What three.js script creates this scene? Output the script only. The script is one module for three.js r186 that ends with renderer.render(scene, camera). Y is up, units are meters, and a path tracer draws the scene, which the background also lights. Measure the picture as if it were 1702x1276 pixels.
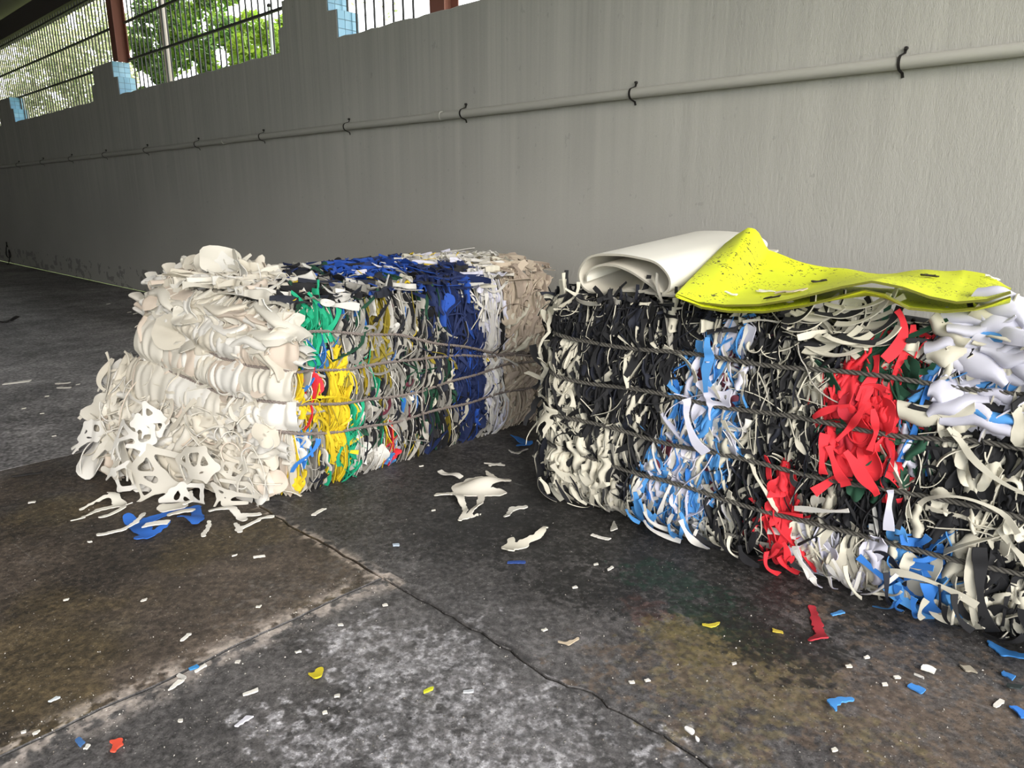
import * as THREE from 'three';
import { mergeGeometries } from 'three/addons/utils/BufferGeometryUtils.js';

// ---------------------------------------------------------------- camera, sky, light, exposure
const scene = new THREE.Scene();
const renderer = new THREE.WebGLRenderer({ antialias: true });
renderer.toneMapping = THREE.LinearToneMapping;
renderer.toneMappingExposure = 1.5;
renderer.shadowMap.enabled = true;
const V = (x, y, z) => new THREE.Vector3(x, y, z);
const FOCAL = 1180, EYE = V(0, 1.6, 0);
const pitch = Math.atan(306 / 1180), yaw = Math.atan2(1321, 1219);
const flat = V(-Math.cos(yaw), 0, -Math.sin(yaw));
const right = V(-flat.z, 0, flat.x);
const fwd = flat.clone().multiplyScalar(Math.cos(pitch)).add(V(0, -Math.sin(pitch), 0));
const upv = flat.clone().multiplyScalar(Math.sin(pitch)).add(V(0, Math.cos(pitch), 0));
const camera = new THREE.PerspectiveCamera(2 * Math.atan(638 / FOCAL) * 180 / Math.PI, 1702 / 1276, 0.05, 200);
camera.position.copy(EYE);
camera.lookAt(EYE.clone().add(fwd));
// a bright overcast sky; it enters through the open end of the shed and over the wall
scene.background = new THREE.Color(1.0, 1.02, 1.05).multiplyScalar(3.0);
// the brightest part of the cloud cover, seen through the open end
const sun = new THREE.DirectionalLight(0xfff6ea, 1.6);
sun.position.set(10.5, 6.4, 4.2);
sun.target.position.set(-2.5, 0, -2.5);
sun.castShadow = true; sun.shadow.radius = 45; sun.shadow.mapSize.set(2048, 2048);
Object.assign(sun.shadow.camera, { left: -14, right: 14, top: 12, bottom: -12, near: 0.5, far: 40 });
scene.add(sun, sun.target);

// ---------------------------------------------------------------- helpers
let seedState = 12345;
function reseed(s) { seedState = s >>> 0; }
function rnd() { seedState = (seedState + 0x6D2B79F5) >>> 0; let t = seedState; t = Math.imul(t ^ (t >>> 15), t | 1); t ^= t + Math.imul(t ^ (t >>> 7), t | 61); return ((t ^ (t >>> 14)) >>> 0) / 4294967296; }
const rr = (a, b) => a + (b - a) * rnd();
const pick = (a) => a[Math.floor(rnd() * a.length) % a.length];
const clamp = (x, a, b) => Math.max(a, Math.min(b, x));
const sstep = (a, b, x) => { const t = clamp((x - a) / (b - a), 0, 1); return t * t * (3 - 2 * t); };
const lerp = (a, b, t) => a + (b - a) * t;
function hash2(i, j, s) { let h = Math.imul(i, 374761393) + Math.imul(j, 668265263) + Math.imul(s, 974634777); h = Math.imul(h ^ (h >>> 13), 1274126177); return ((h ^ (h >>> 16)) >>> 0) / 4294967296; }
function noise(x, y, s = 0) { const i = Math.floor(x), j = Math.floor(y), fx = x - i, fy = y - j, u = fx * fx * (3 - 2 * fx), v = fy * fy * (3 - 2 * fy); return lerp(lerp(hash2(i, j, s), hash2(i + 1, j, s), u), lerp(hash2(i, j + 1, s), hash2(i + 1, j + 1, s), u), v); }
function fbm(x, y, o = 4, s = 0) { let a = 0, w = 0.5, t = 0; for (let k = 0; k < o; k++) { a += w * noise(x, y, s + k); t += w; x *= 2.03; y *= 2.03; w *= 0.5; } return a / t; }
// pixel of the photograph -> direction -> point on a plane the thing touches
const ray = (u, v) => fwd.clone().multiplyScalar(FOCAL).addScaledVector(right, u - 851).addScaledVector(upv, 638 - v);
function onY(u, v, y = 0) { const d = ray(u, v); return EYE.clone().addScaledVector(d, (y - EYE.y) / d.y); }
function onZ(u, v, z) { const d = ray(u, v); return EYE.clone().addScaledVector(d, (z - EYE.z) / d.z); }
function onPlane(u, v, p0, n) { const d = ray(u, v); return EYE.clone().addScaledVector(d, p0.clone().sub(EYE).dot(n) / d.dot(n)); }
function pixelOf(p) { const d = p.clone().sub(EYE), w = d.dot(fwd); return [851 + FOCAL * d.dot(right) / w, 638 - FOCAL * d.dot(upv) / w]; }
function inPoly(x, y, p) { let c = false; for (let i = 0, j = p.length - 1; i < p.length; j = i++) { if ((p[i][1] > y) !== (p[j][1] > y) && x < (p[j][0] - p[i][0]) * (y - p[i][1]) / (p[j][1] - p[i][1]) + p[i][0]) c = !c; } return c; }

const taken = new Map();
function numbered(name) { const n = taken.get(name) ?? 0; taken.set(name, n + 1); return n ? `${name}_${String(n).padStart(3, '0')}` : name; }
function thing(name, label, category, base, group, kind) {
  const o = new THREE.Group(); o.name = numbered(name); o.position.copy(base); scene.add(o);
  o.userData = { label, category }; if (group) o.userData.group = group; if (kind) o.userData.kind = kind;
  return o;
}
function tagMesh(m, name, label, category, group, kind) {
  m.name = numbered(name); m.userData = { label, category }; if (group) m.userData.group = group; if (kind) m.userData.kind = kind;
  m.castShadow = m.receiveShadow = true; scene.add(m); return m;
}
// geometry in world metres, kept relative to its parent's base
function part(name, geo, mat, parent, label) {
  const m = new THREE.Mesh(geo, mat); m.name = name; m.castShadow = m.receiveShadow = true;
  let p = parent, off = V(0, 0, 0); while (p && p !== scene) { off.add(p.position); p = p.parent; }
  geo.translate(-off.x, -off.y, -off.z); parent.add(m); if (label) m.userData.label = label; return m;
}
function structure(name, geo, mat, label, category) { const m = new THREE.Mesh(geo, mat); m.castShadow = m.receiveShadow = true; m.name = name; m.userData = { label, category, kind: 'structure' }; scene.add(m); return m; }
function box(x0, x1, y0, y1, z0, z1) { const g = new THREE.BoxGeometry(x1 - x0, y1 - y0, z1 - z0); g.translate((x0 + x1) / 2, (y0 + y1) / 2, (z0 + z1) / 2); return g; }
function uvMetres(g) { const p = g.attributes.position, n = g.attributes.normal, uv = g.attributes.uv; for (let i = 0; i < p.count; i++) { const ax = Math.abs(n.getX(i)), ay = Math.abs(n.getY(i)), az = Math.abs(n.getZ(i)); if (ay > ax && ay > az) uv.setXY(i, p.getX(i), p.getZ(i)); else if (ax > az) uv.setXY(i, p.getZ(i), p.getY(i)); else uv.setXY(i, p.getX(i), p.getY(i)); } return g; }
function dataTex(w, h, fn, srgb, wrap = true) {
  const d = new Uint8Array(w * h * 4);
  for (let j = 0; j < h; j++) for (let i = 0; i < w; i++) { const c = fn(i, j), k = (j * w + i) * 4; d[k] = clamp(c[0], 0, 255); d[k + 1] = clamp(c[1], 0, 255); d[k + 2] = clamp(c[2], 0, 255); d[k + 3] = 255; }
  const t = new THREE.DataTexture(d, w, h); t.magFilter = THREE.LinearFilter; t.minFilter = THREE.LinearFilter; if (srgb) t.colorSpace = THREE.SRGBColorSpace;
  t.wrapS = t.wrapT = wrap ? THREE.RepeatWrapping : THREE.ClampToEdgeWrapping; t.needsUpdate = true; return t;
}
const C = (hex) => new THREE.Color(hex);

// a growing mesh with vertex colours
class Acc {
  constructor() { this.p = []; this.n = []; this.c = []; this.i = []; }
  vert(p, n, c) { this.p.push(p.x, p.y, p.z); this.n.push(n.x, n.y, n.z); this.c.push(c.r, c.g, c.b); return this.p.length / 3 - 1; }
  tri(a, b, c) { this.i.push(a, b, c); }
  add(o) { const k = this.p.length / 3; for (const x of o.p) this.p.push(x); for (const x of o.n) this.n.push(x); for (const x of o.c) this.c.push(x); for (const x of o.i) this.i.push(x + k); }
  geo() { const g = new THREE.BufferGeometry(); g.setAttribute('position', new THREE.Float32BufferAttribute(this.p, 3)); g.setAttribute('normal', new THREE.Float32BufferAttribute(this.n, 3)); g.setAttribute('color', new THREE.Float32BufferAttribute(this.c, 3)); g.setIndex(this.i); return g; }
}
// a strip with thickness swept along points P, W the direction of its width
function ribbon(P, W, w, th, cTop, cBot, cEdge) {
  const a = new Acc(), n = P.length, T = V(0, 0, 0);
  let prev = null;
  for (let k = 0; k < n; k++) {
    T.copy(P[Math.min(k + 1, n - 1)]).sub(P[Math.max(k - 1, 0)]).normalize();
    const wd = W[k].clone().addScaledVector(T, -W[k].dot(T)).normalize();
    const nn = T.clone().cross(wd).normalize(), h = w[k] / 2;
    const pt = (s, t) => P[k].clone().addScaledVector(wd, s * h).addScaledVector(nn, t * th / 2);
    const neg = nn.clone().negate(), wneg = wd.clone().negate();
    const row = [a.vert(pt(-1, 1), nn, cTop), a.vert(pt(1, 1), nn, cTop), a.vert(pt(1, 1), wd, cEdge), a.vert(pt(1, -1), wd, cEdge), a.vert(pt(1, -1), neg, cBot), a.vert(pt(-1, -1), neg, cBot), a.vert(pt(-1, -1), wneg, cEdge), a.vert(pt(-1, 1), wneg, cEdge)];
    if (prev) for (let q = 0; q < 8; q += 2) { a.tri(prev[q], row[q + 1], prev[q + 1]); a.tri(prev[q], row[q], row[q + 1]); }
    if (k === 0 || k === n - 1) { const cn = k ? T.clone() : T.clone().negate(), e = [pt(-1, 1), pt(1, 1), pt(1, -1), pt(-1, -1)].map((v) => a.vert(v, cn, cEdge)); if (k) { a.tri(e[0], e[2], e[1]); a.tri(e[0], e[3], e[2]); } else { a.tri(e[0], e[1], e[2]); a.tri(e[0], e[2], e[3]); } }
    prev = row;
  }
  return a;
}
// a sheet with thickness over a grid; fn(u, v) -> point
function gridSheet(fn, nu, nv, th, cTop, cBot, cEdge, closedU = false) {
  const a = new Acc(), P = [], N = [], top = [], bot = [];
  for (let j = 0; j <= nv; j++) { P.push([]); for (let i = 0; i <= nu; i++) P[j].push(fn(i / nu, j / nv)); }
  for (let j = 0; j <= nv; j++) { N.push([]); for (let i = 0; i <= nu; i++) {
    const il = closedU ? (i === 0 ? nu - 1 : i - 1) : Math.max(i - 1, 0), ir = closedU ? (i === nu ? 1 : i + 1) : Math.min(i + 1, nu);
    const du = P[j][ir].clone().sub(P[j][il]), dv = P[Math.min(j + 1, nv)][i].clone().sub(P[Math.max(j - 1, 0)][i]);
    const nn = du.cross(dv); N[j].push(nn.lengthSq() > 1e-16 ? nn.normalize() : V(0, 1, 0)); } }
  for (let j = 0; j <= nv; j++) { top.push([]); bot.push([]); for (let i = 0; i <= nu; i++) {
    const cT = typeof cTop === 'function' ? cTop(i / nu, j / nv) : cTop;
    top[j].push(a.vert(P[j][i].clone().addScaledVector(N[j][i], th / 2), N[j][i], cT)); bot[j].push(a.vert(P[j][i].clone().addScaledVector(N[j][i], -th / 2), N[j][i].clone().negate(), cBot)); } }
  for (let j = 0; j < nv; j++) for (let i = 0; i < nu; i++) {
    a.tri(top[j][i], top[j][i + 1], top[j + 1][i + 1]); a.tri(top[j][i], top[j + 1][i + 1], top[j + 1][i]);
    a.tri(bot[j][i], bot[j + 1][i + 1], bot[j][i + 1]); a.tri(bot[j][i], bot[j + 1][i], bot[j + 1][i + 1]); }
  const wall = (pts) => { for (let k = 0; k + 1 < pts.length; k++) { const [j0, i0] = pts[k], [j1, i1] = pts[k + 1]; const d = P[j1][i1].clone().sub(P[j0][i0]); const nn = d.cross(N[j0][i0]).normalize();
    const q = [a.vert(P[j0][i0].clone().addScaledVector(N[j0][i0], th / 2), nn, cEdge), a.vert(P[j1][i1].clone().addScaledVector(N[j1][i1], th / 2), nn, cEdge), a.vert(P[j1][i1].clone().addScaledVector(N[j1][i1], -th / 2), nn, cEdge), a.vert(P[j0][i0].clone().addScaledVector(N[j0][i0], -th / 2), nn, cEdge)];
    a.tri(q[0], q[2], q[1]); a.tri(q[0], q[3], q[2]); } };
  const I = [...Array(nu + 1).keys()], J = [...Array(nv + 1).keys()];
  wall(I.map((i) => [0, i])); wall(I.map((i) => [nv, i]).reverse());
  if (!closedU) { wall(J.map((j) => [j, nu])); wall(J.map((j) => [j, 0]).reverse()); }
  return a;
}
// a cut-out sheet: the region f(x, y) < 0 on a grid, mapped by fn to 3D, with thickness
function cutSheet(f, x0, y0, x1, y1, res, fn, th, cTop, cBot, cEdge) {
  const nx = Math.ceil((x1 - x0) / res), ny = Math.ceil((y1 - y0) / res), F = [];
  for (let j = 0; j <= ny; j++) for (let i = 0; i <= nx; i++) F.push(f(x0 + i * res, y0 + j * res));
  const pts = [], key = new Map(), tris = [], rim = [];
  const node = (k) => { if (!key.has(k)) { key.set(k, pts.length); pts.push([x0 + (k % (nx + 1)) * res, y0 + Math.floor(k / (nx + 1)) * res]); } return key.get(k); };
  const cross = (k, l) => { const q = k < l ? `${k}_${l}` : `${l}_${k}`; if (!key.has(q)) { const t = F[k] / (F[k] - F[l]); key.set(q, pts.length); pts.push([lerp(x0 + (k % (nx + 1)) * res, x0 + (l % (nx + 1)) * res, t), lerp(y0 + Math.floor(k / (nx + 1)) * res, y0 + Math.floor(l / (nx + 1)) * res, t)]); } return key.get(q); };
  const doTri = (a, b, c) => {
    const s = [a, b, c], ins = s.filter((k) => F[k] < 0).length; if (!ins) return;
    if (ins === 3) { tris.push([node(a), node(b), node(c)]); return; }
    for (let r = 0; r < 3; r++) { const [p, q, t] = [s[r], s[(r + 1) % 3], s[(r + 2) % 3]];
      if (ins === 1 && F[p] < 0) { const u = cross(p, q), v = cross(p, t); tris.push([node(p), u, v]); rim.push([u, v]); return; }
      if (ins === 2 && F[p] >= 0) { const u = cross(p, q), v = cross(p, t); tris.push([u, node(q), node(t)], [u, node(t), v]); rim.push([v, u]); return; } } };
  for (let j = 0; j < ny; j++) for (let i = 0; i < nx; i++) { const k = j * (nx + 1) + i; doTri(k, k + 1, k + nx + 2); doTri(k, k + nx + 2, k + nx + 1); }
  const a = new Acc(), e = res * 0.4, P = pts.map(([x, y]) => fn(x, y));
  const N = pts.map(([x, y], q) => { const du = fn(x + e, y).sub(P[q]), dv = fn(x, y + e).sub(P[q]); return du.cross(dv).normalize(); });
  const top = P.map((p, q) => a.vert(p.clone().addScaledVector(N[q], th / 2), N[q], cTop)), bot = P.map((p, q) => a.vert(p.clone().addScaledVector(N[q], -th / 2), N[q].clone().negate(), cBot));
  for (const [u, v, w] of tris) { a.tri(top[u], top[v], top[w]); a.tri(bot[u], bot[w], bot[v]); }
  for (const [u, v] of rim) { const nn = P[v].clone().sub(P[u]).cross(N[u]).normalize(); const q = [u, v].map((k) => [a.vert(P[k].clone().addScaledVector(N[k], th / 2), nn, cEdge), a.vert(P[k].clone().addScaledVector(N[k], -th / 2), nn, cEdge)]); a.tri(q[0][0], q[0][1], q[1][1]); a.tri(q[0][0], q[1][1], q[1][0]); }
  return a;
}
function segDist(x, y, a, b) { const dx = b[0] - a[0], dy = b[1] - a[1], t = clamp(((x - a[0]) * dx + (y - a[1]) * dy) / (dx * dx + dy * dy + 1e-12), 0, 1); return [Math.hypot(x - a[0] - t * dx, y - a[1] - t * dy), t]; }
const smin = (a, b, k) => { const h = Math.max(k - Math.abs(a - b), 0) / k; return Math.min(a, b) - h * h * k / 4; };
// tapered arms [x0, y0, r0, x1, y1, r1] melted together
function flatField([ax, ay, ra, bx, by, rb], wob, sd) { const L = Math.hypot(bx - ax, by - ay), ux = (bx - ax) / L, uy = (by - ay) / L, sk = Math.sin(sd * 9) * 0.45; return (x, y) => { const a = (x - ax) * ux + (y - ay) * uy, b = -(x - ax) * uy + (y - ay) * ux, aa = a + sk * b; return Math.max(Math.abs(b + 0.25 * ra * Math.sin(a / L * 3 + sd)) - lerp(ra, rb, clamp(a / L, 0, 1)), -aa - ra * 0.5, aa - L - rb * 0.5) + wob * (noise(x * 110, y * 110, 7) - 0.5); }; }
function armsField(arms, k, wob = 0) { return (x, y) => { let d = 9; for (const [ax, ay, ra, bx, by, rb] of arms) { const [q, t] = segDist(x, y, [ax, ay], [bx, by]); d = smin(d, q - lerp(ra, rb, t), k); } return d + wob * (noise(x * 60, y * 60, 7) - 0.5); }; }

// ---------------------------------------------------------------- materials
const grainTex = dataTex(512, 512, (i, j) => { const g = 110 + 80 * (hash2(i, j, 5) - 0.5) + 110 * (fbm(i / 9, j / 9, 3, 9) - 0.5); return [g, g, g]; }, false);
const repeated = (t, sx, sy) => { const c = t.clone(); c.repeat.set(sx, sy); c.needsUpdate = true; return c; };
// stained concrete: colours of dirt, oil and worn patches where the photograph shows them
const stain = (x, z, cx, cz, rx, rz, s) => { const d0 = Math.hypot((x - cx) / rx, (z - cz) / rz); if (d0 > 1.75) return 0; const d = d0 + 1.5 * (fbm(x * 4.7 + s, z * 4.7, 4, s) - 0.5) + 1.3 * (fbm(x * 31, z * 31 + s, 3, s + 3) - 0.5); return (1 - sstep(0.68, 0.9, d)) * (0.35 + 0.65 * sstep(0.38, 0.58, fbm(x * 48 + s, z * 48, 3, s + 5))); };
function floorColour(x, z) {
  const big = fbm(x * 0.9 + 3, z * 0.9, 4, 21), mid = fbm(x * 5, z * 5, 4, 31), fine = fbm(x * 60, z * 60, 3, 41), sp = hash2(Math.floor(x * 300), Math.floor(z * 300), 3);
  let r = 92, g = 89, b = 88;
  const brown = x < -2.31 && z > -1.67 && x > -5.05;
  const edge = brown ? 1 : 0;
  if (edge) { const soil = sstep(0.35, 0.6, fbm(x * 1.6 + 7, z * 1.6, 4, 57) + 0.16 * (x + 4.0)); r = lerp(104, 92, soil); g = lerp(100, 81, soil); b = lerp(99, 71, soil); const ol = sstep(0.5, 0.72, fbm(x * 2.2, z * 2.2, 4, 51)); r += 4 * ol; g += 2 * ol; b -= 10 * ol; }
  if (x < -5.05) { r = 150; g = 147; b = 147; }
  let m = 0.55 + 0.5 * big + 0.34 * (mid - 0.5) * 2 * 0.7 + 0.75 * (fine - 0.5) + 0.34 * (hash2(Math.floor(x * 420), Math.floor(z * 420), 9) - 0.5);
  r *= m; g *= m; b *= m;
  const mixc = (c, k) => { r = lerp(r, c[0] * (0.7 + 0.6 * fine), k); g = lerp(g, c[1] * (0.7 + 0.6 * fine), k); b = lerp(b, c[2] * (0.7 + 0.6 * fine), k); };
  // worn pale concrete with brighter light painted in, oily dark patch, ochre and green paint spills, brown soil
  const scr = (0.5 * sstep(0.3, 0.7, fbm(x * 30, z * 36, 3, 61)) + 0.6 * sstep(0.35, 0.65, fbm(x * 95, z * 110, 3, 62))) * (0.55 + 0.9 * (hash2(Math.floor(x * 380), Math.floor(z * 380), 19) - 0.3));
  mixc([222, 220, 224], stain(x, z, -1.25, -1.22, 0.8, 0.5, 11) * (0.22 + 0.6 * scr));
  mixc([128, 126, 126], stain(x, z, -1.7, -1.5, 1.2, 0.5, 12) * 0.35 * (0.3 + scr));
  mixc([34, 34, 33], stain(x, z, -1.75, -2.55, 1.1, 0.55, 13) * 0.75);
  mixc([40, 40, 40], stain(x, z, -2.6, -2.7, 0.8, 0.9, 14) * 0.45);
  mixc([104, 88, 74], stain(x, z, -0.45, -2.2, 0.75, 0.7, 15) * 0.7);
  mixc([116, 105, 74], stain(x, z, -0.82, -2.05, 0.42, 0.3, 16) * 0.6);
  mixc([110, 99, 62], stain(x, z, -1.05, -2.25, 0.25, 0.16, 17) * 0.7);
  mixc([24, 52, 38], stain(x, z, -1.35, -2.5, 0.3, 0.13, 18) * 0.6);
  mixc([26, 44, 32], stain(x, z, -1.0, -2.35, 0.28, 0.12, 19) * 0.7);
  mixc([28, 30, 28], stain(x, z, -0.85, -2.4, 0.25, 0.2, 20) * 0.7);
  mixc([96, 58, 50], stain(x, z, -1.33, -2.27, 0.16, 0.1, 22) * 0.35);
  // crumbled pale rims of the slab
  const jz = Math.abs(z + 1.67), jx = Math.abs(x + 2.31), rag = 0.06 + 0.13 * fbm(x * 4, z * 4, 3, 71);
  if (x < -2.2 && x > -3.4) mixc([180, 166, 152], (1 - sstep(0, rag * 0.5, jz)) * sstep(0.42, 0.6, fbm(x * 22, z * 22, 3, 81)) * 0.8);
  if (z > -1.72) mixc([186, 174, 164], (1 - sstep(0, rag, Math.abs(jx - 0.015))) * sstep(0.36, 0.56, fbm(x * 24, z * 24, 4, 82)) * 0.85);
  if (x > -2.3) mixc([36, 34, 33], (1 - sstep(0, 0.03, jz)) * 0.6 * sstep(0.35, 0.6, fbm(x * 14, z * 30, 3, 83)));
  // scratches and pale specks
  const sc = noise(x * 6 + z * 90, z * 2 - x * 3, 91); if (sc > 0.93) mixc([128, 126, 122], 0.35 * sstep(0.5, 0.7, mid));
  if (sp > 0.994) mixc([175, 172, 166], 0.75); else if (sp < 0.012) mixc([30, 29, 28], 0.6);
  return [r, g, b];
}
function floorTex(x0, x1, z0, z1, w, h) { const t = dataTex(w, h, (i, j) => floorColour(lerp(x0, x1, (i + 0.5) / w), lerp(z0, z1, (j + 0.5) / h)), true, false); t.repeat.set(1 / (x1 - x0), 1 / (z1 - z0)); t.offset.set(-x0 / (x1 - x0), -z0 / (z1 - z0)); return t; }
const floorBump = repeated(grainTex, 2.2, 2.2);
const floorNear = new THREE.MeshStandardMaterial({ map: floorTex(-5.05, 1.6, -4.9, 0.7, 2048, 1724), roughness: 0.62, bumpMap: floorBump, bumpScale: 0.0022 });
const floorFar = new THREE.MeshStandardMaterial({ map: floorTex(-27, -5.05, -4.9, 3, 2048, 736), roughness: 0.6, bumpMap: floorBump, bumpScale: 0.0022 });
const floorPlain = new THREE.MeshStandardMaterial({ color: 0x5c5956, roughness: 0.65, bumpMap: floorBump, bumpScale: 0.002 });
// grey painted render with vertical drip streaks and trowel marks, 8 m by 4 m
const wallTex = dataTex(2048, 1024, (i, j) => {
  const x = i / 256, y = j / 256, per = (f, s, o, sd) => { const k = i / 2048; return lerp(fbm(x * f, y * s, o, sd), fbm((x - 8) * f, y * s, o, sd), sstep(0.8, 1, k)); };
  const st = per(14, 0.5, 4, 101), st2 = per(45, 0.25, 2, 103), cl = per(0.8, 0.9, 4, 105), gr = hash2(i, j, 8);
  const m = 1 + 0.07 * (cl - 0.5) + 0.1 * (st - 0.5) * sstep(0.9, 2.3, y) + 0.09 * (st2 - 0.5) * sstep(1.6, 3.2, y) + 0.03 * (gr - 0.5);
  let d = 1; if (y < 0.4 && per(7, 9, 4, 107) > 0.6) d = 0.8; if (per(24, 16, 3, 108) > 0.83) d *= 0.94;
  return [172 * m * d, 170 * m * d, 163 * m * d];
}, true);
const wallMat = new THREE.MeshStandardMaterial({ map: repeated(wallTex, 1 / 8, 1 / 4), roughness: 0.75, bumpMap: repeated(grainTex, 1.1, 0.35), bumpScale: 0.003 });
const pipeMat = new THREE.MeshStandardMaterial({ color: 0xaeaca4, roughness: 0.5, bumpMap: grainTex, bumpScale: 0.0006 });
const ironMat = new THREE.MeshStandardMaterial({ color: 0x2a2725, roughness: 0.7, metalness: 0.3 });
const barMat = new THREE.MeshStandardMaterial({ color: 0x4a4a4a, roughness: 0.6, metalness: 0.2 });
const rustMat = new THREE.MeshStandardMaterial({ color: 0x7a4c40, roughness: 0.8, bumpMap: grainTex, bumpScale: 0.002 });
const tileMats = [0x86b6d0, 0x7fb0cc, 0x90bfd6].map((c) => new THREE.MeshStandardMaterial({ color: c, roughness: 0.25 }));
const groutMat = new THREE.MeshStandardMaterial({ color: 0x6e8794, roughness: 0.9 });
const roofMat = new THREE.MeshStandardMaterial({ color: 0x4a4340, roughness: 0.9 });
const foam = new THREE.MeshStandardMaterial({ color: 0xffffff, vertexColors: true, roughness: 0.82, side: THREE.DoubleSide });
const leafMat = new THREE.MeshPhysicalMaterial({ color: 0xffffff, vertexColors: true, roughness: 0.95, transmission: 0.45, thickness: 0, side: THREE.DoubleSide });
const barkMat = new THREE.MeshStandardMaterial({ color: 0x6d5f50, roughness: 0.95 });
const bounceGreenMat = new THREE.MeshStandardMaterial({ color: 0x8a9a55, roughness: 1 });

// ---------------------------------------------------------------- shed: floor, wall, roof
const WZ = -4.9, SILL = 3.31, PIERTOP = 3.85;
const floor = new THREE.Group(); floor.name = 'floor'; floor.userData = { label: 'stained dark concrete floor of slabs with cracked joints', category: 'floor', kind: 'structure' }; scene.add(floor);
function joint(ax, az, bx, bz, amp, s) { const n = Math.max(2, Math.round(Math.hypot(bx - ax, bz - az) / 0.04)), o = []; for (let k = 0; k <= n; k++) { const t = k / n, d = amp * ((fbm(k * 0.21, s, 4, s) - 0.5) * 2.2 + 0.5 * (noise(k * 0.8, s, s) - 0.5)) * Math.min(1, 8 * Math.min(t, 1 - t)); o.push(Math.abs(bx - ax) > Math.abs(bz - az) ? [lerp(ax, bx, t), az + d] : [ax + d, lerp(az, bz, t)]); } return o; }
function slab(outline, mat) {
  const sh = new THREE.Shape(outline.map(([x, z]) => new THREE.Vector2(x, -z)));
  const g = new THREE.ExtrudeGeometry(sh, { depth: 0.09, bevelEnabled: true, bevelThickness: 0.004, bevelSize: 0.003, bevelOffset: -0.003, bevelSegments: 1 });
  g.rotateX(-Math.PI / 2); g.translate(0, -0.094, 0); uvMetres(g); part('concrete_slab', g, mat, floor);
}
{
  const gap = 0.004, shift = (l, dx, dz) => l.map(([x, z]) => [x + dx, z + dz]);
  const jA = joint(-2.31, -1.67, 1.6, -1.67, 0.035, 5), jB = joint(-5.05, -1.67, -2.31, -1.67, 0.02, 6), jC = joint(-2.31, -1.67, -2.31, 0.7, 0.012, 7);
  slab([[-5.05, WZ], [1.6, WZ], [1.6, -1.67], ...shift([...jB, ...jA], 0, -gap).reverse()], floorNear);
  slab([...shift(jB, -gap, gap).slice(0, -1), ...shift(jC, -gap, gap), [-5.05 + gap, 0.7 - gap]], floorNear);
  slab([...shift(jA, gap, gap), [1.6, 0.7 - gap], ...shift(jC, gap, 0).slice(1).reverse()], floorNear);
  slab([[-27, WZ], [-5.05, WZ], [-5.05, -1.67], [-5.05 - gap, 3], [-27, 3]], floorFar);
  slab([[-5.05 + gap, 0.7], [1.6, 0.7], [1.6, 3], [-5.05 + gap, 3]], floorPlain);
  slab([[1.6, WZ], [7, WZ], [7, 3], [1.6, 3]], floorPlain);
  slab([[-27, 3], [7, 3], [7, 9.2], [-27, 9.2]], floorPlain);
  const under = part('joint_bed', box(-27, 7, -0.3, -0.03, WZ, 9.2), new THREE.MeshStandardMaterial({ color: 0x2b2826, roughness: 1 }), floor);
  under.geometry.computeBoundingBox();
}
{ // side wall with the stepped piers between its openings
  const outline = [[-27, 0], [3.5, 0], [3.5, SILL]];
  const piers = [-0.9, -7.27, -13.65, -20.02];
  const rag = (a, b, y) => { const o = [], n = Math.round(Math.abs(b - a) / 0.12); for (let k = 1; k < n; k++) o.push([lerp(a, b, k / n), y + 0.02 * (noise(k * 0.9 + a, 3, 4) - 0.5)]); return o; };
  let at = 3.5;
  for (const p of piers) {
    outline.push(...rag(at, p + 0.17, SILL), [p + 0.17, SILL], [p + 0.17, SILL + 0.28], [p, SILL + 0.29], [p, PIERTOP], [p - 0.93, PIERTOP], [p - 0.93, SILL + 0.27], [p - 1.05, SILL + 0.25], [p - 1.05, SILL]); at = p - 1.05;
  }
  outline.push(...rag(at, -27, SILL), [-27, SILL]);
  const g = new THREE.ExtrudeGeometry(new THREE.Shape(outline.map(([x, y]) => new THREE.Vector2(x, y))), { depth: 0.28, bevelEnabled: true, bevelSize: 0.008, bevelThickness: 0.008, bevelOffset: -0.008, bevelSegments: 1 });
  g.translate(0, 0, WZ - 0.288); uvMetres(g);
  const w = new THREE.Group(); w.name = 'wall_back'; w.userData = { label: 'grey painted rendered wall with stepped piers and streaks', category: 'wall', kind: 'structure' }; scene.add(w);
  part('rendered_wall', g, wallMat, w);
  reseed(77);
  for (const p of piers) { // pale blue tiles on the reveals, three across
    for (const [x, y0, rows] of [[p + 0.17, SILL + 0.0, 3], [p, SILL + 0.29, 3]]) {
      const hgt = (y0 > SILL + 0.1 ? PIERTOP - y0 : 0.28) / rows;
      part('tile_bed', box(x - 0.002, x + 0.004, y0 + 0.002, y0 + rows * hgt, WZ - 0.28, WZ - 0.006), groutMat, w);
      for (let r = 0; r < rows; r++) for (let c = 0; c < 3; c++) part('tile', box(x, x + 0.009, y0 + r * hgt + 0.004, y0 + (r + 1) * hgt - 0.003, WZ - 0.278 + c * 0.091, WZ - 0.278 + c * 0.091 + 0.086), pick(tileMats), w);
    }
  }
}
structure('ceiling', uvMetres(box(-27, 3.5, 5.75, 5.95, -6.0, 7.6)), roofMat, 'dark underside of the shed roof', 'ceiling');
structure('trim_1', uvMetres(box(-27, 3.5, 5.12, 5.5, -5.35, -5.05)), roofMat, 'dark eaves beam running above the barred openings', 'beam');
structure('wall_left', uvMetres(box(-27.3, -27, 0, 5.75, -5.2, 7.6)), wallMat, 'far end wall of the shed', 'wall');
structure('wall_front', uvMetres(box(-27, 0.2, 0, 5.75, 7.2, 7.5)), wallMat, 'unseen wall on the other side of the shed, length shaped to dim the left', 'wall');  // out of view; its length shaped to keep light off the left
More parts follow.
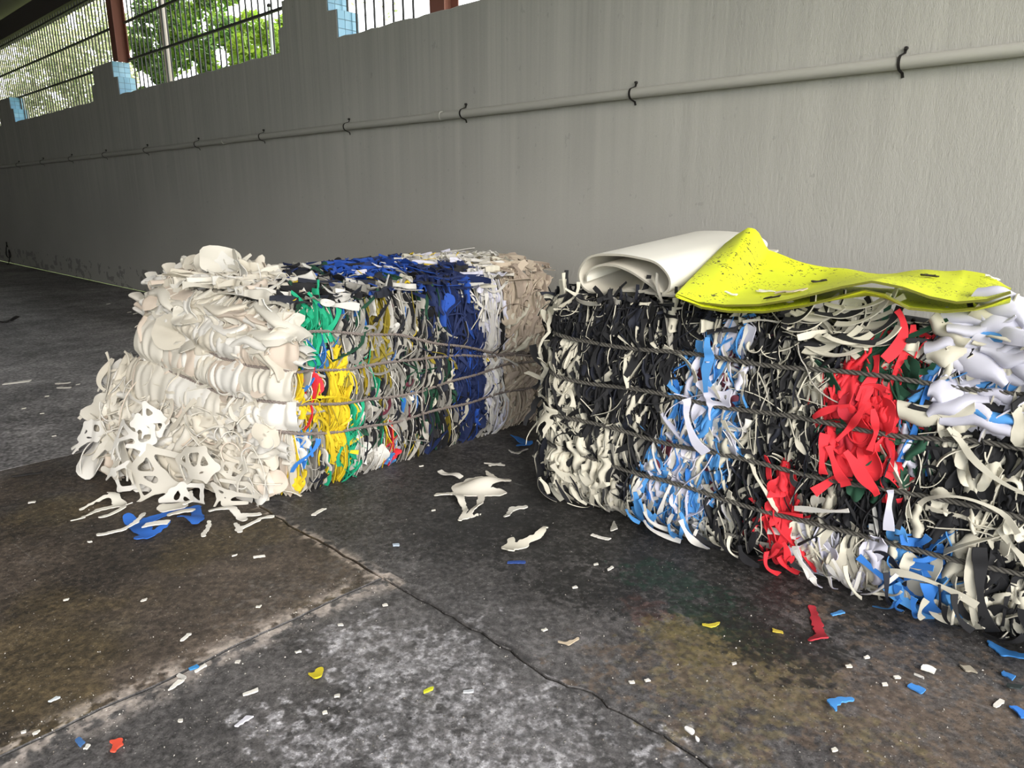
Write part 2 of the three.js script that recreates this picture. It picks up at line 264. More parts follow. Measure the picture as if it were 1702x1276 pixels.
structure('ground', uvMetres(box(-60, 40, -0.5, -0.32, -40, 40)), bounceGreenMat, 'unseen yard outside the shed, grass green added to bounce light', 'ground');  // out of view; green added to bounce a tint onto the wall

// ---------------------------------------------------------------- openings: bars, columns
function grille(x0, x1, label) {
  const t = thing('window_grille', label, 'grille', V((x0 + x1) / 2, SILL, -5.1));
  for (const y of [3.86, 4.43, 5.02]) part('rail', box(x0, x1, y - 0.016, y + 0.016, -5.115, -5.085), barMat, t);
  const k0 = Math.ceil(x0 / 0.16), k1 = Math.floor(x1 / 0.16);
  for (let k = k0; k <= k1; k++) { const g = new THREE.CylinderGeometry(0.0125, 0.0125, 1.84, 8); g.translate(k * 0.16, SILL + 0.91, -5.1 - 0.02); part('bar', g, barMat, t); }
}
grille(-24.6, -13.78, 'long run of close iron bars left of the pier with the rusty column');
grille(-13.42, -7.5, 'iron bars in front of the leafy green bush, beside the rusty column');
grille(-7.4, -6.02, 'short stretch of iron bars between the tall tiled pier and a brown post');
function column(x, y0, z, label) {
  const t = thing('steel_column', label, 'column', V(x, y0, z));
  part('flange', box(x - 0.11, x + 0.11, y0, 5.15, z + 0.085, z + 0.1), rustMat, t);
  part('flange', box(x - 0.11, x + 0.11, y0, 5.15, z - 0.1, z - 0.085), rustMat, t);
  part('web', box(x - 0.008, x + 0.008, y0, 5.15, z - 0.085, z + 0.085), rustMat, t);
}
column(-13.62, PIERTOP, -5.06, 'rusty brown steel column standing on the low tiled pier');
column(-5.86, -0.32, -5.34, 'rusty brown steel post behind the wall top past the last bars');
{ const t = thing('fence_post', 'pale round post outside behind the bars near the rusty column', 'post', V(-13.1, -0.32, -5.6)); const g = new THREE.CylinderGeometry(0.05, 0.05, 5.6, 12); g.translate(-13.1, 2.48, -5.6); part('post', g, new THREE.MeshStandardMaterial({ color: 0xb9ada6, roughness: 0.7 }), t);
  const g2 = new THREE.CylinderGeometry(0.07, 0.07, 0.1, 12); g2.translate(-13.1, -0.27, -5.6); part('foot', g2, ironMat, t); }
{ const t = thing('lamp_post', 'slim white post among the leaves of the green bush', 'post', V(-10.2, -0.32, -5.9)); const g = new THREE.CylinderGeometry(0.028, 0.028, 4.6, 10); g.translate(-10.2, 1.98, -5.9); part('post', g, new THREE.MeshStandardMaterial({ color: 0xd8dedd, roughness: 0.6 }), t);
  const g2 = new THREE.SphereGeometry(0.034, 10, 8); g2.translate(-10.2, 4.3, -5.9); part('cap', g2, ironMat, t); }
// wall pipe with its clips
{
  const y = 2.378, z = WZ + 0.043, t = thing('wall_pipe', 'grey painted pipe clipped along the wall', 'pipe', V(-11, y, z));
  const path = new THREE.CatmullRomCurve3([...Array(40).keys()].map((k) => V(-26.8 + k * 0.86, y + 0.008 * (noise(k * 0.7, 2, 3) - 0.5), z)));
  part('pipe', new THREE.TubeGeometry(path, 160, 0.037, 14), pipeMat, t);
  for (let k = 0; k < 14; k++) {
    const x = -1.38 - 1.863 * k, a = new Acc(), P = [], W = [], w = [];
    P.push(V(x + 0.012, y + 0.085, WZ + 0.006), V(x + 0.008, y + 0.055, WZ + 0.012)); for (let q = 0; q <= 8; q++) { const an = Math.PI * 0.44 - q / 8 * Math.PI * 0.88; P.push(V(x, y + 0.041 * Math.sin(an) * 1.02, z + 0.041 * Math.cos(an))); } P.push(V(x + 0.008, y - 0.055, WZ + 0.012), V(x + 0.012, y - 0.08, WZ + 0.006));
    for (let q = 0; q < P.length; q++) { W.push(V(1, 0, 0)); w.push(0.016); }
    const cl = part('clip', ribbon(P, W, w, 0.004, C(0xffffff), C(0xffffff), C(0xffffff)).geo(), ironMat, t, 'dark iron pipe clip');
    const n = new THREE.CylinderGeometry(0.009, 0.012, 0.02, 8); n.rotateX(Math.PI / 2); n.translate(x + 0.012, y + 0.082, WZ + 0.014); part('nail', n, ironMat, cl);
  }
  for (const x of [-5.45, -9.9, -15.1]) { const g = new THREE.CylinderGeometry(0.043, 0.043, 0.11, 16); g.rotateZ(Math.PI / 2); g.translate(x, y, z); part('coupling', g, pipeMat, t); }
}
{ const pts = []; for (let k = 0; k <= 24; k++) { const a = k / 24 * 6.0 + 0.4; pts.push(V(-22.3 + 0.14 * Math.cos(a), 0.34 + 0.2 * Math.sin(a), WZ + 0.03 + 0.02 * Math.sin(a * 2))); } pts.push(V(-22.2, 0.16, WZ + 0.04), V(-22.1, 0.02, WZ + 0.1), V(-21.8, 0.012, WZ + 0.2));
  const m = new THREE.Mesh(new THREE.TubeGeometry(new THREE.CatmullRomCurve3(pts), 90, 0.011, 6), ironMat); tagMesh(m, 'cable', 'loop of black cable hanging at the far foot of the wall', 'cable'); }

// ---------------------------------------------------------------- greenery beyond the wall
function tree(x, z, y0, h, r, n, cols, label, leaf = 0.09) {
  const t = thing('tree', label, 'tree', V(x, -0.32, z), 'trees and shrubs outside the wall'), a = new Acc();
  const trunk = new THREE.CylinderGeometry(0.05, 0.1, y0 + h * 0.6, 8); trunk.translate(x, -0.32 + (y0 + h * 0.6) / 2, z); part('trunk', trunk, barkMat, t);
  const lobes = []; for (let k = 0; k < 26; k++) { const an = rr(0, 6.28), q = Math.sqrt(rnd()); lobes.push([x + r * 0.7 * q * Math.cos(an), y0 + h * rr(0.1, 0.95), z + r * 0.5 * q * Math.sin(an), r * rr(0.16, 0.34)]); }
  for (let k = 0; k < n; k++) {
    const L = pick(lobes), d = V(rr(-1, 1), rr(-1, 1), rr(-1, 1)).normalize().multiplyScalar(L[3] * Math.cbrt(rr(0.3, 1)));
    const p = V(L[0] + d.x, L[1] + d.y, L[2] + d.z), ax = V(rr(-1, 1), rr(-0.7, 0.7), rr(-1, 1)).normalize(), s = leaf * rr(0.6, 1.3), up = V(rr(-1, 1), rr(0, 1), rr(-1, 1)).cross(ax).normalize(), c = C(pick(cols)).multiplyScalar(rr(0.8, 1.15)), nn = up.clone().cross(ax).normalize();
    const q = [p.clone().addScaledVector(ax, -s), p.clone().addScaledVector(up, s * 0.38).addScaledVector(nn, s * 0.1), p.clone().addScaledVector(ax, s), p.clone().addScaledVector(up, -s * 0.38).addScaledVector(nn, s * 0.1)].map((v) => a.vert(v, nn, c));
    a.tri(q[0], q[1], q[2]); a.tri(q[0], q[2], q[3]);
  }
  part('foliage', a.geo(), leafMat, t);
}
reseed(501);
const G1 = [0x93b53c, 0xa8c84a, 0x6f9a34, 0x4f7a2c], G2 = [0xa8b27c, 0xc0be96, 0x929e74, 0xcac6a8], G3 = [0x6b8a3a, 0x85a347, 0x557a33];
const grow = (u, z, y0, h, r, n, cols, label, leaf) => tree(onZ(u, 80, z).x, z, y0, h, r, n, cols, label, leaf);
grow(268, -6.9, 2.4, 3.2, 0.95, 5200, G3, 'deep green leafy bush just right of the rusty column');
grow(342, -6.9, 2.4, 3.7, 1.1, 7200, G1, 'bright green rounded bush filling the middle of the barred opening');
grow(437, -6.9, 2.4, 2.25, 0.95, 5200, [0xb5d040, 0xa3c23c, 0x8bb038], 'low yellow green bush beside the tall tiled pier');
grow(178, -7.4, 1.8, 4.6, 1.5, 4200, [0xb4bb8c, 0xcac8a8, 0x98a474], 'grey green shrub behind the rusty column', 0.08);
grow(118, -7.6, 1.8, 5.0, 1.9, 4600, G2, 'sparse olive tree behind the close bars', 0.09);
grow(70, -7.8, 1.8, 5.6, 2.2, 5200, G2, 'pale thin leaved tree further along the close bars', 0.1);
grow(22, -11.6, 1.8, 7.6, 3.2, 5600, [0xbdb896, 0xa8b080, 0xd2ceb2], 'dry straw coloured tree at the far end of the bars', 0.1);
grow(640, -9.4, 2.0, 5.2, 1.2, 420, [0xaab08a, 0x8e9a66], 'thin twiggy shrub behind the short stretch of bars', 0.06);
grow(760, -8.6, 1.6, 3.0, 0.9, 900, [0xb9bf7e, 0xa5b068], 'faded yellow shrub past the brown post', 0.06);

// ---------------------------------------------------------------- bales of foam offcuts
const K = Object.fromEntries(Object.entries({ cream: 0xc6c1b0, white: 0xd0cdc6, lilac: 0xc9c8d6, black: 0x17171a, navyblack: 0x191c28, sky: 0x4a8cca, blue: 0x2f74c4, burgundy: 0x5a2030, red: 0xe62f3a, darkred: 0xa8182a, forest: 0x15432e, green: 0x0c9a70, royal: 0x1a48a0, navy: 0x142450, yellow: 0xd4b81c, olive: 0x86771f, grey: 0x85827b, dirty: 0xa5a197, beige: 0xa8998a, tan: 0xb7a996, warm: 0xc6bfb0, bone: 0xcac5b9, blush: 0xc6b8a9 }).map(([k, v]) => [k, C(v)]));
const WORD = { cream: 'cream', white: 'white', lilac: 'lilac white', black: 'black', navyblack: 'blue black', sky: 'light blue', blue: 'blue', burgundy: 'burgundy', red: 'red', darkred: 'dark red', forest: 'dark green', green: 'green', royal: 'royal blue', navy: 'navy blue', yellow: 'yellow', olive: 'dirty yellow', grey: 'grey', dirty: 'dirty white', beige: 'beige', tan: 'tan', warm: 'warm white', bone: 'bone white', blush: 'pinkish white' };
function face(P00, P10, P01, P11, o = {}) {
  const len = P00.distanceTo(P10), hgt = (P00.distanceTo(P01) + P10.distanceTo(P11)) / 2;
  const eU = P10.clone().sub(P00).normalize(), eV = P01.clone().sub(P00).add(P11.clone().sub(P10)).normalize(), n = eU.clone().cross(eV).normalize();
  const f = { len, hgt, eU, eV, n, P00 };
  f.shape = (s, t) => { const v = t / hgt, u = s / len; let d = 0; if (o.round !== false) d -= (o.foot ?? 0.1) * Math.pow(1 - sstep(-0.05, 0.16, v), 2) + (o.brow ?? 0.06) * Math.pow(sstep(0.86, 1.05, v), 2); d += (o.bulge ?? 0.03) * Math.sin(Math.PI * clamp(v, 0, 1)); d -= (o.ends ?? 0.05) * (Math.pow(1 - sstep(0, 0.06, u), 2) + Math.pow(sstep(0.94, 1, u), 2)); for (const r of o.ropes ?? []) { const y = r(s); d -= 0.034 * Math.exp(-Math.pow((t - y) / 0.03, 2)); } return d; };
  f.P = (s, t, d = 0) => { const u = s / len, v = t / hgt, uc = clamp(u, 0, 1); const p = P00.clone().lerp(P10, u).lerp(P01.clone().lerp(P11, u), v); return p.addScaledVector(n, d + f.shape(uc * len, t)); };
  f.st = (x, y) => { const p = onPlane(x, y, P00, n).sub(P00); return [p.dot(eU), p.dot(eV)]; };
  return f;
}
const choose = (pal) => { let s = 0; for (const q of pal) s += q[2]; let x = rnd() * s; for (const q of pal) { x -= q[2]; if (x <= 0) return q; } return pal[0]; };
const shade = (k) => K[k].clone().multiplyScalar(rr(0.84, 1.06));
// a curling strip lying in a face: angle and curvature in the face, roll from edge-on (0) to face-on (pi/2)
function curl(f, s, t, o) {
  const n = o.n ?? 11, L = o.len, ds = L / (n - 1); let a = o.angle, x = 0, y = 0; const q = []; let k = o.k0 ?? rr(-5, 5); const kd = o.kd ?? rr(-18, 18);
  for (let i = 0; i < n; i++) { q.push([x, y]); x += Math.cos(a) * ds; y += Math.sin(a) * ds; a += (k + kd * (i / n - 0.5)) * ds; }
  const mx = q.reduce((u, v) => u + v[0], 0) / n, my = q.reduce((u, v) => u + v[1], 0) / n, ph = rr(0, 6.28), am = o.amp ?? 0.012, P = [], W = [], w = [], fr = rr(2, 5);
  for (let i = 0; i < n; i++) P.push(f.P(s + q[i][0] - mx, t + q[i][1] - my, o.d + am * Math.sin(ph + i / n * fr) + (o.lift ?? 0) * Math.pow(i / (n - 1), 2)));
  const nn = o.normal ?? f.n, p0 = rr(-0.3, 0.3) + 1;
  for (let i = 0; i < n; i++) { const T = P[Math.min(i + 1, n - 1)].clone().sub(P[Math.max(i - 1, 0)]).normalize(), side = T.clone().cross(nn).normalize(), r = o.roll + (o.twist ?? 0) * (i / (n - 1) - 0.5); W.push(nn.clone().multiplyScalar(Math.cos(r)).addScaledVector(side, Math.sin(r))); const e = i / (n - 1); w.push(o.w * (0.72 + 0.28 * Math.cos(e * 6.28 * p0 + ph)) * (o.taper ? 1 - 0.8 * e : 1)); }
  const c = choose(o.pal);
  const acc = ribbon(P, W, w, o.th ?? 0.004, shade(c[0]), shade(c[1]), shade(c[3] ?? c[0]));
  return { acc, size: L * o.w * (0.25 + Math.abs(Math.sin(o.roll))) * (1 + 8 * Math.max(0, o.d)), word: WORD[c[0]], kind: o.kind ?? 'foam_strip' };
}
// an irregular flap: polar outline, curled rim
function petal(f, s, t, o) {
  const ph = rr(0, 6.28), lob = Math.floor(rr(1, 4)), rot = rr(0, 6.28), c = choose(o.pal), fold = rr(-1, 1), e = o.asp ?? rr(0.45, 0.9), wav = rr(0.08, 0.3), tilt = o.tilt ?? [rr(-0.35, 0.35), rr(-0.2, 0.55)], wr = Math.floor(rr(2, 6)), wa = rr(0.05, 0.22);
  const fn = (u, v) => { const an = -u * 6.2831853, r = v * o.r * (1 + wav * Math.sin(lob * an + ph) + 0.07 * Math.sin((lob + 3) * an + 2 * ph)); let x = r * Math.cos(an), y = r * Math.sin(an) * e; const X = x * Math.cos(o.rot ?? rot) - y * Math.sin(o.rot ?? rot), Y = x * Math.sin(o.rot ?? rot) + y * Math.cos(o.rot ?? rot);
    const d = o.d + fold * 3.2 * y * y + (o.cup ?? rr(0, 0)) * x * x + wa * v * v * o.r * Math.sin(wr * an + ph) + tilt[0] * X + tilt[1] * -Y; return f.P(s + X, t + Y, d); };
  const acc = gridSheet(fn, 26, 5, o.th ?? 0.0035, shade(c[0]), shade(c[1]), shade(c[3] ?? c[0]), true);
  return { acc, size: 3 * o.r * o.r * (1 + 8 * Math.max(0, o.d)), word: WORD[c[0]], kind: 'foam_flap' };
}
// a sheet folded back on itself, its rounded lip outwards
function fold(f, s, t, o) {
  const c = choose(o.pal), ca = Math.cos(o.angle), sa = Math.sin(o.angle), ph = rr(0, 6.28), bend = o.bend ?? rr(-2.5, 2.5), wob = rr(0.1, 0.35), sk = rr(-0.4, 0.4);
  const fn = (u, v) => { const a = (u - 0.5) * o.len, an = (v - 0.5) * Math.PI * 1.15, r = o.rad * (1 + wob * Math.sin(ph + u * 5)) * (0.55 + 0.45 * Math.sin(Math.PI * clamp(u, 0.08, 0.92))), off = r * Math.sin(an) + bend * a * a + 0.006 * Math.sin(u * 11 + ph), dd = o.depth * Math.cos(an) * (0.8 + 0.2 * Math.sin(ph * 2 + u * 4)) + sk * r * v;
    return f.P(s + a * ca - off * sa, t + a * sa + off * ca, o.d - o.depth * 0.6 + dd); };
  const acc = gridSheet(fn, 12, 8, o.th ?? 0.004, shade(c[0]), shade(c[1]), shade(c[3] ?? c[0]));
  return { acc, size: o.len * o.rad * 2 * (1 + 6 * Math.max(0, o.d)), word: WORD[c[0]], kind: 'folded_sheet' };
}
// a sheet gathered into many fine pleats between two ropes
function pleat(f, s, t0, t1, o) {
  const c = choose(o.pal), ph = rr(0, 6.28), fr = rr(60, 130), lean = rr(-0.25, 0.25), amp = rr(0.003, 0.008), e0 = rr(-0.03, 0.03), e1 = rr(-0.03, 0.03), cv = rr(0, 0.03);
  const fn = (u, v) => { const x = (u - 0.5) * o.w, y = lerp(t0 + e0 * Math.sin(u * 5 + ph), t1 + e1 * Math.sin(u * 4 + ph), v), xx = x * (0.8 + 0.2 * Math.sin(Math.PI * v)) + lean * (v - 0.5) * 0.1; return f.P(s + xx, y, o.d + cv * Math.sin(Math.PI * v) + amp * Math.sin(x * fr + ph + 1.5 * Math.sin(v * 3 + x * 20)) * (0.6 + 0.4 * Math.sin(x * 31 + ph)) - 0.02 * Math.pow(2 * u - 1, 6)); };
  const acc = gridSheet(fn, 44, 9, 0.0035, shade(c[0]), shade(c[1]), shade(c[0]));
  return { acc, size: o.w * (t1 - t0), word: WORD[c[0]], kind: 'pleated_sheet' };
}
// a lacy offcut: arms left over between punched holes
function web(f, s, t, o) {
  const arms = [], R = o.r, n = o.nodes ?? 7, N = []; for (let k = 0; k < n; k++) { const a = k / n * 6.28 + rr(-0.3, 0.3), q = R * rr(0.45, 1); N.push([s + q * Math.cos(a), t + q * 0.75 * Math.sin(a)]); } N.push([s + rr(-0.2, 0.2) * R, t + rr(-0.2, 0.2) * R]);
  for (let k = 0; k < n; k++) { const a = N[k], b = N[(k + 1) % n]; if (rnd() < 0.75) arms.push([a[0], a[1], R * rr(0.07, 0.12), b[0], b[1], R * rr(0.05, 0.1)]); if (rnd() < 0.55) arms.push([a[0], a[1], R * 0.06, N[n][0], N[n][1], R * rr(0.06, 0.12)]); }
  for (let k = 0; k < 3; k++) { const a = pick(N), an = rr(-2.6, -0.5); arms.push([a[0], a[1], R * 0.07, a[0] + R * 0.7 * Math.cos(an), a[1] + R * 0.7 * Math.sin(an), R * 0.03]); }
  const ph = rr(0, 6), c = choose(o.pal), tl = o.tilt ?? 0.1;
  const fn = (x, y) => f.P(x, y, o.d + 0.03 * Math.sin((x - s) * 13 + ph) + 0.02 * Math.sin((y - t) * 17 + ph * 2) - tl * (y - t));
  const acc = cutSheet(armsField(arms, R * 0.13), s - R * 1.5, t - R * 1.5, s + R * 1.5, t + R * 1.3, R / 22, fn, 0.005, shade(c[0]), shade(c[1]), shade(c[0]));
  return { acc, size: 9, word: WORD[c[0]], kind: 'punched_offcut' };
}
// the tightly pressed sheets of a tier, seen edge-on
function pages(f, s0, s1, step, levels, zone, out, o = {}) {
  for (let L = 0; L + 1 < levels.length; L++) for (let s = s0; s < s1; s += step * rr(0.6, 1.5)) {
    const ta = levels[L](s), tb = levels[L + 1](s), split = rnd() < (o.split ?? 0.4) ? rr(0.3, 0.7) : 1;
    for (const [a, b] of split < 1 ? [[0, split], [split - 0.05, 1]] : [[0, 1]]) {
      const lo = lerp(ta, tb, a) - 0.01, hi = lerp(ta, tb, b) + 0.01, n = 7, P = [], W = [], w = [], ph = rr(0, 6.28), wv = rr(0.002, o.wave ?? 0.014), dd = rr(-0.05, o.out ?? 0.012), lean = rr(-0.03, 0.03), sk = rr(-0.5, 0.5);
      const [x, y] = pixelOf(f.P(s, (lo + hi) / 2)), z = zone(x, y, s, (lo + hi) / 2), c = choose(z.pal);
      for (let i = 0; i < n; i++) { const e = i / (n - 1); P.push(f.P(s + wv * Math.sin(ph + e * 5) + lean * (e - 0.5), lerp(lo, hi, e), dd - 0.03)); W.push(f.n.clone().addScaledVector(f.eU, sk + 0.3 * Math.sin(ph + e * 3))); w.push(0.07 + 0.02 * Math.sin(Math.PI * e)); }
      out.push({ acc: ribbon(P, W, w, rr(0.003, 0.006), shade(c[0]), shade(c[1]), shade(c[3] ?? c[0])), size: 0.001 * (hi - lo) * (1 + 20 * Math.max(0, dd)), word: WORD[c[0]], kind: 'pressed_sheet' });
    }
  }
}
function scatter(f, s0, s1, t0, t1, count, zone, out, o = {}) {
  for (let k = 0; k < count; k++) {
    const s = rr(s0, s1), t = rr(t0, t1), [x, y] = pixelOf(f.P(s, t)), z = zone(x, y, s, t), big = (z.big ?? 1) * (o.big ?? 1);
    const kind = rnd(), pf = z.petal ?? o.petal ?? 0.1, ff = z.fold ?? o.fold ?? 0.1, dir = z.dir ?? o.dir ?? Math.PI / 2;
    if (kind < pf) { out.push(petal(f, s, t, { r: rr(0.03, 0.07) * big, asp: rr(0.3, 0.7), rot: dir + rr(-0.5, 0.5), d: rr(-0.01, 0.03) + (o.d ?? 0), pal: z.pal, tilt: [rr(-0.6, 0.6), rr(-0.3, 0.4)] })); continue; }
    if (kind < pf + ff) { out.push(fold(f, s, t, { len: rr(0.08, 0.2) * big, rad: rr(0.008, 0.02) * big, depth: rr(0.02, 0.05), angle: dir + rr(-0.5, 0.5) * (o.spread ?? 1), d: rr(0, 0.03) + (o.d ?? 0), pal: z.pal })); continue; }
    const tight = rnd() < (z.loops ?? o.loops ?? 0.25), faceOn = rnd() < (z.faceOn ?? o.faceOn ?? 0.4);
    out.push(curl(f, s, t, { len: tight ? rr(0.07, 0.16) : rr(0.12, 0.36) * Math.sqrt(big), w: (faceOn ? rr(0.012, 0.042) : rr(0.02, 0.05)) * big, angle: dir + rr(-0.42, 0.42) * (o.spread ?? 1) + (rnd() < 0.5 ? Math.PI : 0), k0: tight ? pick([-1, 1]) * rr(14, 34) : rr(-4.5, 4.5), kd: tight ? rr(-25, 25) : rr(-26, 26), roll: faceOn ? rr(0.75, 1.9) : rr(-0.5, 0.5), twist: rr(-0.9, 0.9), d: rr(-0.045, 0.03) + (o.d ?? 0), amp: rr(0.003, 0.014), lift: rnd() < 0.15 ? rr(0, 0.05) : 0, th: rr(0.0028, 0.005), pal: z.pal, n: tight ? 13 : 11 }));
  }
}
function finishBale(t, items, most) {
  items.sort((a, b) => b.size - a.size); const used = {}, rest = new Acc();
  for (const q of items) { used[q.kind] = (used[q.kind] ?? 0) + 1; if (used[q.kind] <= (most[q.kind] ?? 280)) part(q.kind, q.acc.geo(), foam, t, `${q.word} ${q.kind.replace('_', ' ')}`); else rest.add(q.acc); }
  if (rest.p.length) { const m = part('packed_scraps', rest.geo(), foam, t, 'tightly packed small foam offcuts'); m.userData.kind = 'stuff'; }
}
function core(t, Pb, Pt, col, amp) { // closed lump inside the scraps
  const g = new THREE.BoxGeometry(1, 1, 1, 30, 14, 30), p = g.attributes.position, c = new Float32Array(p.count * 3);
  for (let i = 0; i < p.count; i++) { const u = p.getX(i) + 0.5, y = p.getY(i) + 0.5, v = p.getZ(i) + 0.5; const b = (Q) => Q[0].clone().lerp(Q[1], u).lerp(Q[3].clone().lerp(Q[2], u), v); const q = b(Pb).lerp(b(Pt), y); const m = Pb[0].clone().add(Pb[2]).multiplyScalar(0.5); const nz = amp * (fbm(u * 9 + v * 5, y * 9 + v * 4, 3, 7) - 0.5); q.x += nz; q.z += nz; if (y > 0.02) q.y += nz * 0.6; p.setXYZ(i, q.x, Math.max(0.004, q.y), q.z); const k = col(q); c.set([k.r, k.g, k.b], i * 3); }
  g.deleteAttribute('uv'); g.setAttribute('color', new THREE.BufferAttribute(c, 3)); g.computeVertexNormals(); part('core', g, foam, t, 'packed inside of the bale');
}
// three twisted strands along a path
function rope(pts, r, turns, mat, t, label) {
  const curve = new THREE.CatmullRomCurve3(pts), L = curve.getLength(), n = Math.round(L / 0.009), geos = [];
  for (let k = 0; k < 3; k++) { const q = []; for (let i = 0; i <= n; i++) { const e = i / n, p = curve.getPointAt(e), T = curve.getTangentAt(e), a = V(0, 1, 0).addScaledVector(T, -T.y).normalize(), b = T.clone().cross(a), an = k * 2.094 + e * L * turns * 6.283; q.push(p.addScaledVector(a, Math.cos(an) * r * 0.62).addScaledVector(b, Math.sin(an) * r * 0.62)); } geos.push(new THREE.TubeGeometry(new THREE.CatmullRomCurve3(q), n, r * 0.56, 5)); }
  part('rope', mergeGeometries(geos), mat, t, label);
}
const ropeDark = new THREE.MeshStandardMaterial({ color: 0x55524c, roughness: 0.9 }), ropePale = new THREE.MeshStandardMaterial({ color: 0x7d736d, roughness: 0.9 });
const interp = (l) => (s) => { if (s <= l[0][0]) return l[0][1]; for (let k = 1; k < l.length; k++) if (s <= l[k][0]) return lerp(l[k - 1][1], l[k][1], (s - l[k - 1][0]) / (l[k][0] - l[k - 1][0])); return l[l.length - 1][1]; };
const pair = (a, b, w, e) => [a, b, w, e];

// ---- the bale of white and mixed scraps beside the wall
{
  reseed(2024);
  const A = V(-3.36, 0, -1.85), At = V(-3.37, 1.04, -1.93), B = V(-4.46, 0, -1.45), Bt = V(-4.48, 1.12, -1.66), Cc = V(-4.5, 0, -3.95), Ct = V(-4.5, 1.14, -3.95), D = V(-3.3, 0, -4.0), Dt = V(-3.32, 1.1, -4.0);
  const t = thing('foam_bale', 'roped bale of white offcuts with yellow, green and navy bands', 'bale', V(-3.9, 0, -2.8));
  const fs0 = face(A, D, At, Dt), fe0 = face(B, A, Bt, At);
  const side = [[[492, 548], [545, 550], [600, 558], [650, 563], [720, 580], [800, 597], [832, 604], [905, 604]], [[490, 613], [560, 613], [640, 607], [700, 602], [760, 603], [830, 607], [905, 610]], [[490, 668], [560, 670], [640, 665], [700, 655], [760, 640], [830, 622], [905, 615]], [[490, 718], [560, 718], [640, 708], [700, 695], [760, 683], [830, 667], [905, 655]]];
  const end = [[[250, 525], [330, 535], [400, 541], [440, 545], [495, 548]], [[250, 540], [300, 560], [340, 580], [380, 597], [430, 608], [490, 613]], [[240, 600], [330, 635], [380, 655], [440, 665], [490, 668]], [[230, 690], [330, 700], [410, 712], [450, 716], [490, 718]]];
  const st = (f, l) => l.map(([x, y]) => f.st(x, y)).sort((a, b) => a[0] - b[0]);
  const sideR = side.map((l) => interp(st(fs0, l))), endR = end.map((l) => interp(st(fe0, l)));
  const fs = face(A, D, At, Dt, { ropes: sideR, bulge: 0.03, foot: 0.07 }), fe = face(B, A, Bt, At, { ropes: endR, bulge: 0.07, foot: 0.05, brow: 0.1 });
  const ft = face(At, Dt, Bt, Ct, { round: false, bulge: 0.05, ends: 0 }); ft.n.set(0, 1, 0);
  const white = { pal: [pair('bone', 'warm', 4), pair('warm', 'warm', 3), pair('white', 'bone', 3), pair('blush', 'warm', 1.2)], petal: 0.2, fold: 0.35, faceOn: 0.5, big: 1.25 };
  const Z = [
    [[[495, 500], [553, 492], [553, 560], [522, 592], [495, 592]], { pal: [pair('green', 'green', 8), pair('cream', 'dirty', 1)], faceOn: 0.9, big: 1.4, loops: 0.1 }],
    [[[487, 590], [548, 578], [548, 618], [487, 625]], { pal: [pair('blue', 'sky', 3), pair('white', 'dirty', 4), pair('yellow', 'yellow', 1)] }],
    [[[495, 616], [532, 616], [530, 705], [492, 700]], { pal: [pair('yellow', 'yellow', 7), pair('white', 'dirty', 2), pair('blue', 'blue', 1.4), pair('red', 'red', 0.6)], faceOn: 0.8, big: 1.2 }],
    [[[535, 595], [582, 595], [576, 765], [533, 760]], { pal: [pair('yellow', 'yellow', 6), pair('olive', 'yellow', 4)], faceOn: 0.85, big: 1.3, loops: 0.1 }],
    [[[612, 515], [642, 512], [642, 625], [612, 625]], { pal: [pair('olive', 'olive', 7), pair('dirty', 'grey', 2)], faceOn: 0.7 }],
    [[[584, 615], [612, 615], [612, 662], [590, 660]], { pal: [pair('olive', 'yellow', 3), pair('dirty', 'grey', 5), pair('black', 'black', 1)], faceOn: 0.6 }],
    [[[480, 700], [512, 700], [508, 760], [480, 750]], { pal: [pair('sky', 'blue', 5), pair('white', 'dirty', 3)], faceOn: 0.8 }],
    [[[462, 745], [505, 735], [500, 828], [462, 828]], { pal: [pair('yellow', 'yellow', 6), pair('white', 'dirty', 3), pair('black', 'black', 1)], faceOn: 0.8 }],
    [[[570, 690], [592, 690], [600, 815], [568, 815]], { pal: [pair('green', 'green', 7), pair('white', 'dirty', 2)], faceOn: 0.7 }],
    [[[590, 740], [632, 740], [632, 805], [590, 805]], { pal: [pair('white', 'dirty', 8), pair('dirty', 'grey', 2)], faceOn: 0.9, big: 1.5, petal: 0.5 }],
    [[[638, 720], [662, 720], [664, 795], [640, 795]], { pal: [pair('red', 'darkred', 3), pair('sky', 'lilac', 2), pair('white', 'dirty', 4), pair('yellow', 'yellow', 1)] }],
    [[[700, 470], [772, 440], [800, 560], [808, 700], [765, 722], [752, 620], [742, 545]], { pal: [pair('navy', 'navy', 8), pair('royal', 'navy', 2.4), pair('cream', 'black', 0.5)], faceOn: 0.6, big: 1.15 }],
    [[[765, 480], [795, 480], [800, 545], [775, 560]], { pal: [pair('cream', 'black', 5), pair('black', 'cream', 3)] }],
    [[[780, 430], [848, 430], [842, 720], [806, 730], [798, 600]], { pal: [pair('lilac', 'white', 7), pair('white', 'white', 2), pair('black', 'black', 0.5), pair('yellow', 'yellow', 0.2)], faceOn: 0.6 }],
  ];
  const grey = { pal: [pair('grey', 'dirty', 3), pair('dirty', 'grey', 4), pair('white', 'dirty', 3), pair('black', 'black', 2.4), pair('navyblack', 'navyblack', 0.8), pair('forest', 'forest', 0.6), pair('yellow', 'olive', 0.8), pair('blue', 'blue', 0.3), pair('green', 'green', 0.4), pair('burgundy', 'burgundy', 0.2)] };
  const dark = { pal: [pair('black', 'black', 4), pair('navyblack', 'navy', 2), pair('dirty', 'grey', 3), pair('cream', 'black', 2), pair('forest', 'forest', 1.2), pair('olive', 'olive', 0.6)] };
  const beige = { pal: [pair('beige', 'tan', 6), pair('tan', 'beige', 4), pair('cream', 'tan', 2)], faceOn: 0.5, petal: 0.15, fold: 0.4, big: 1.4, dir: 0.9 };
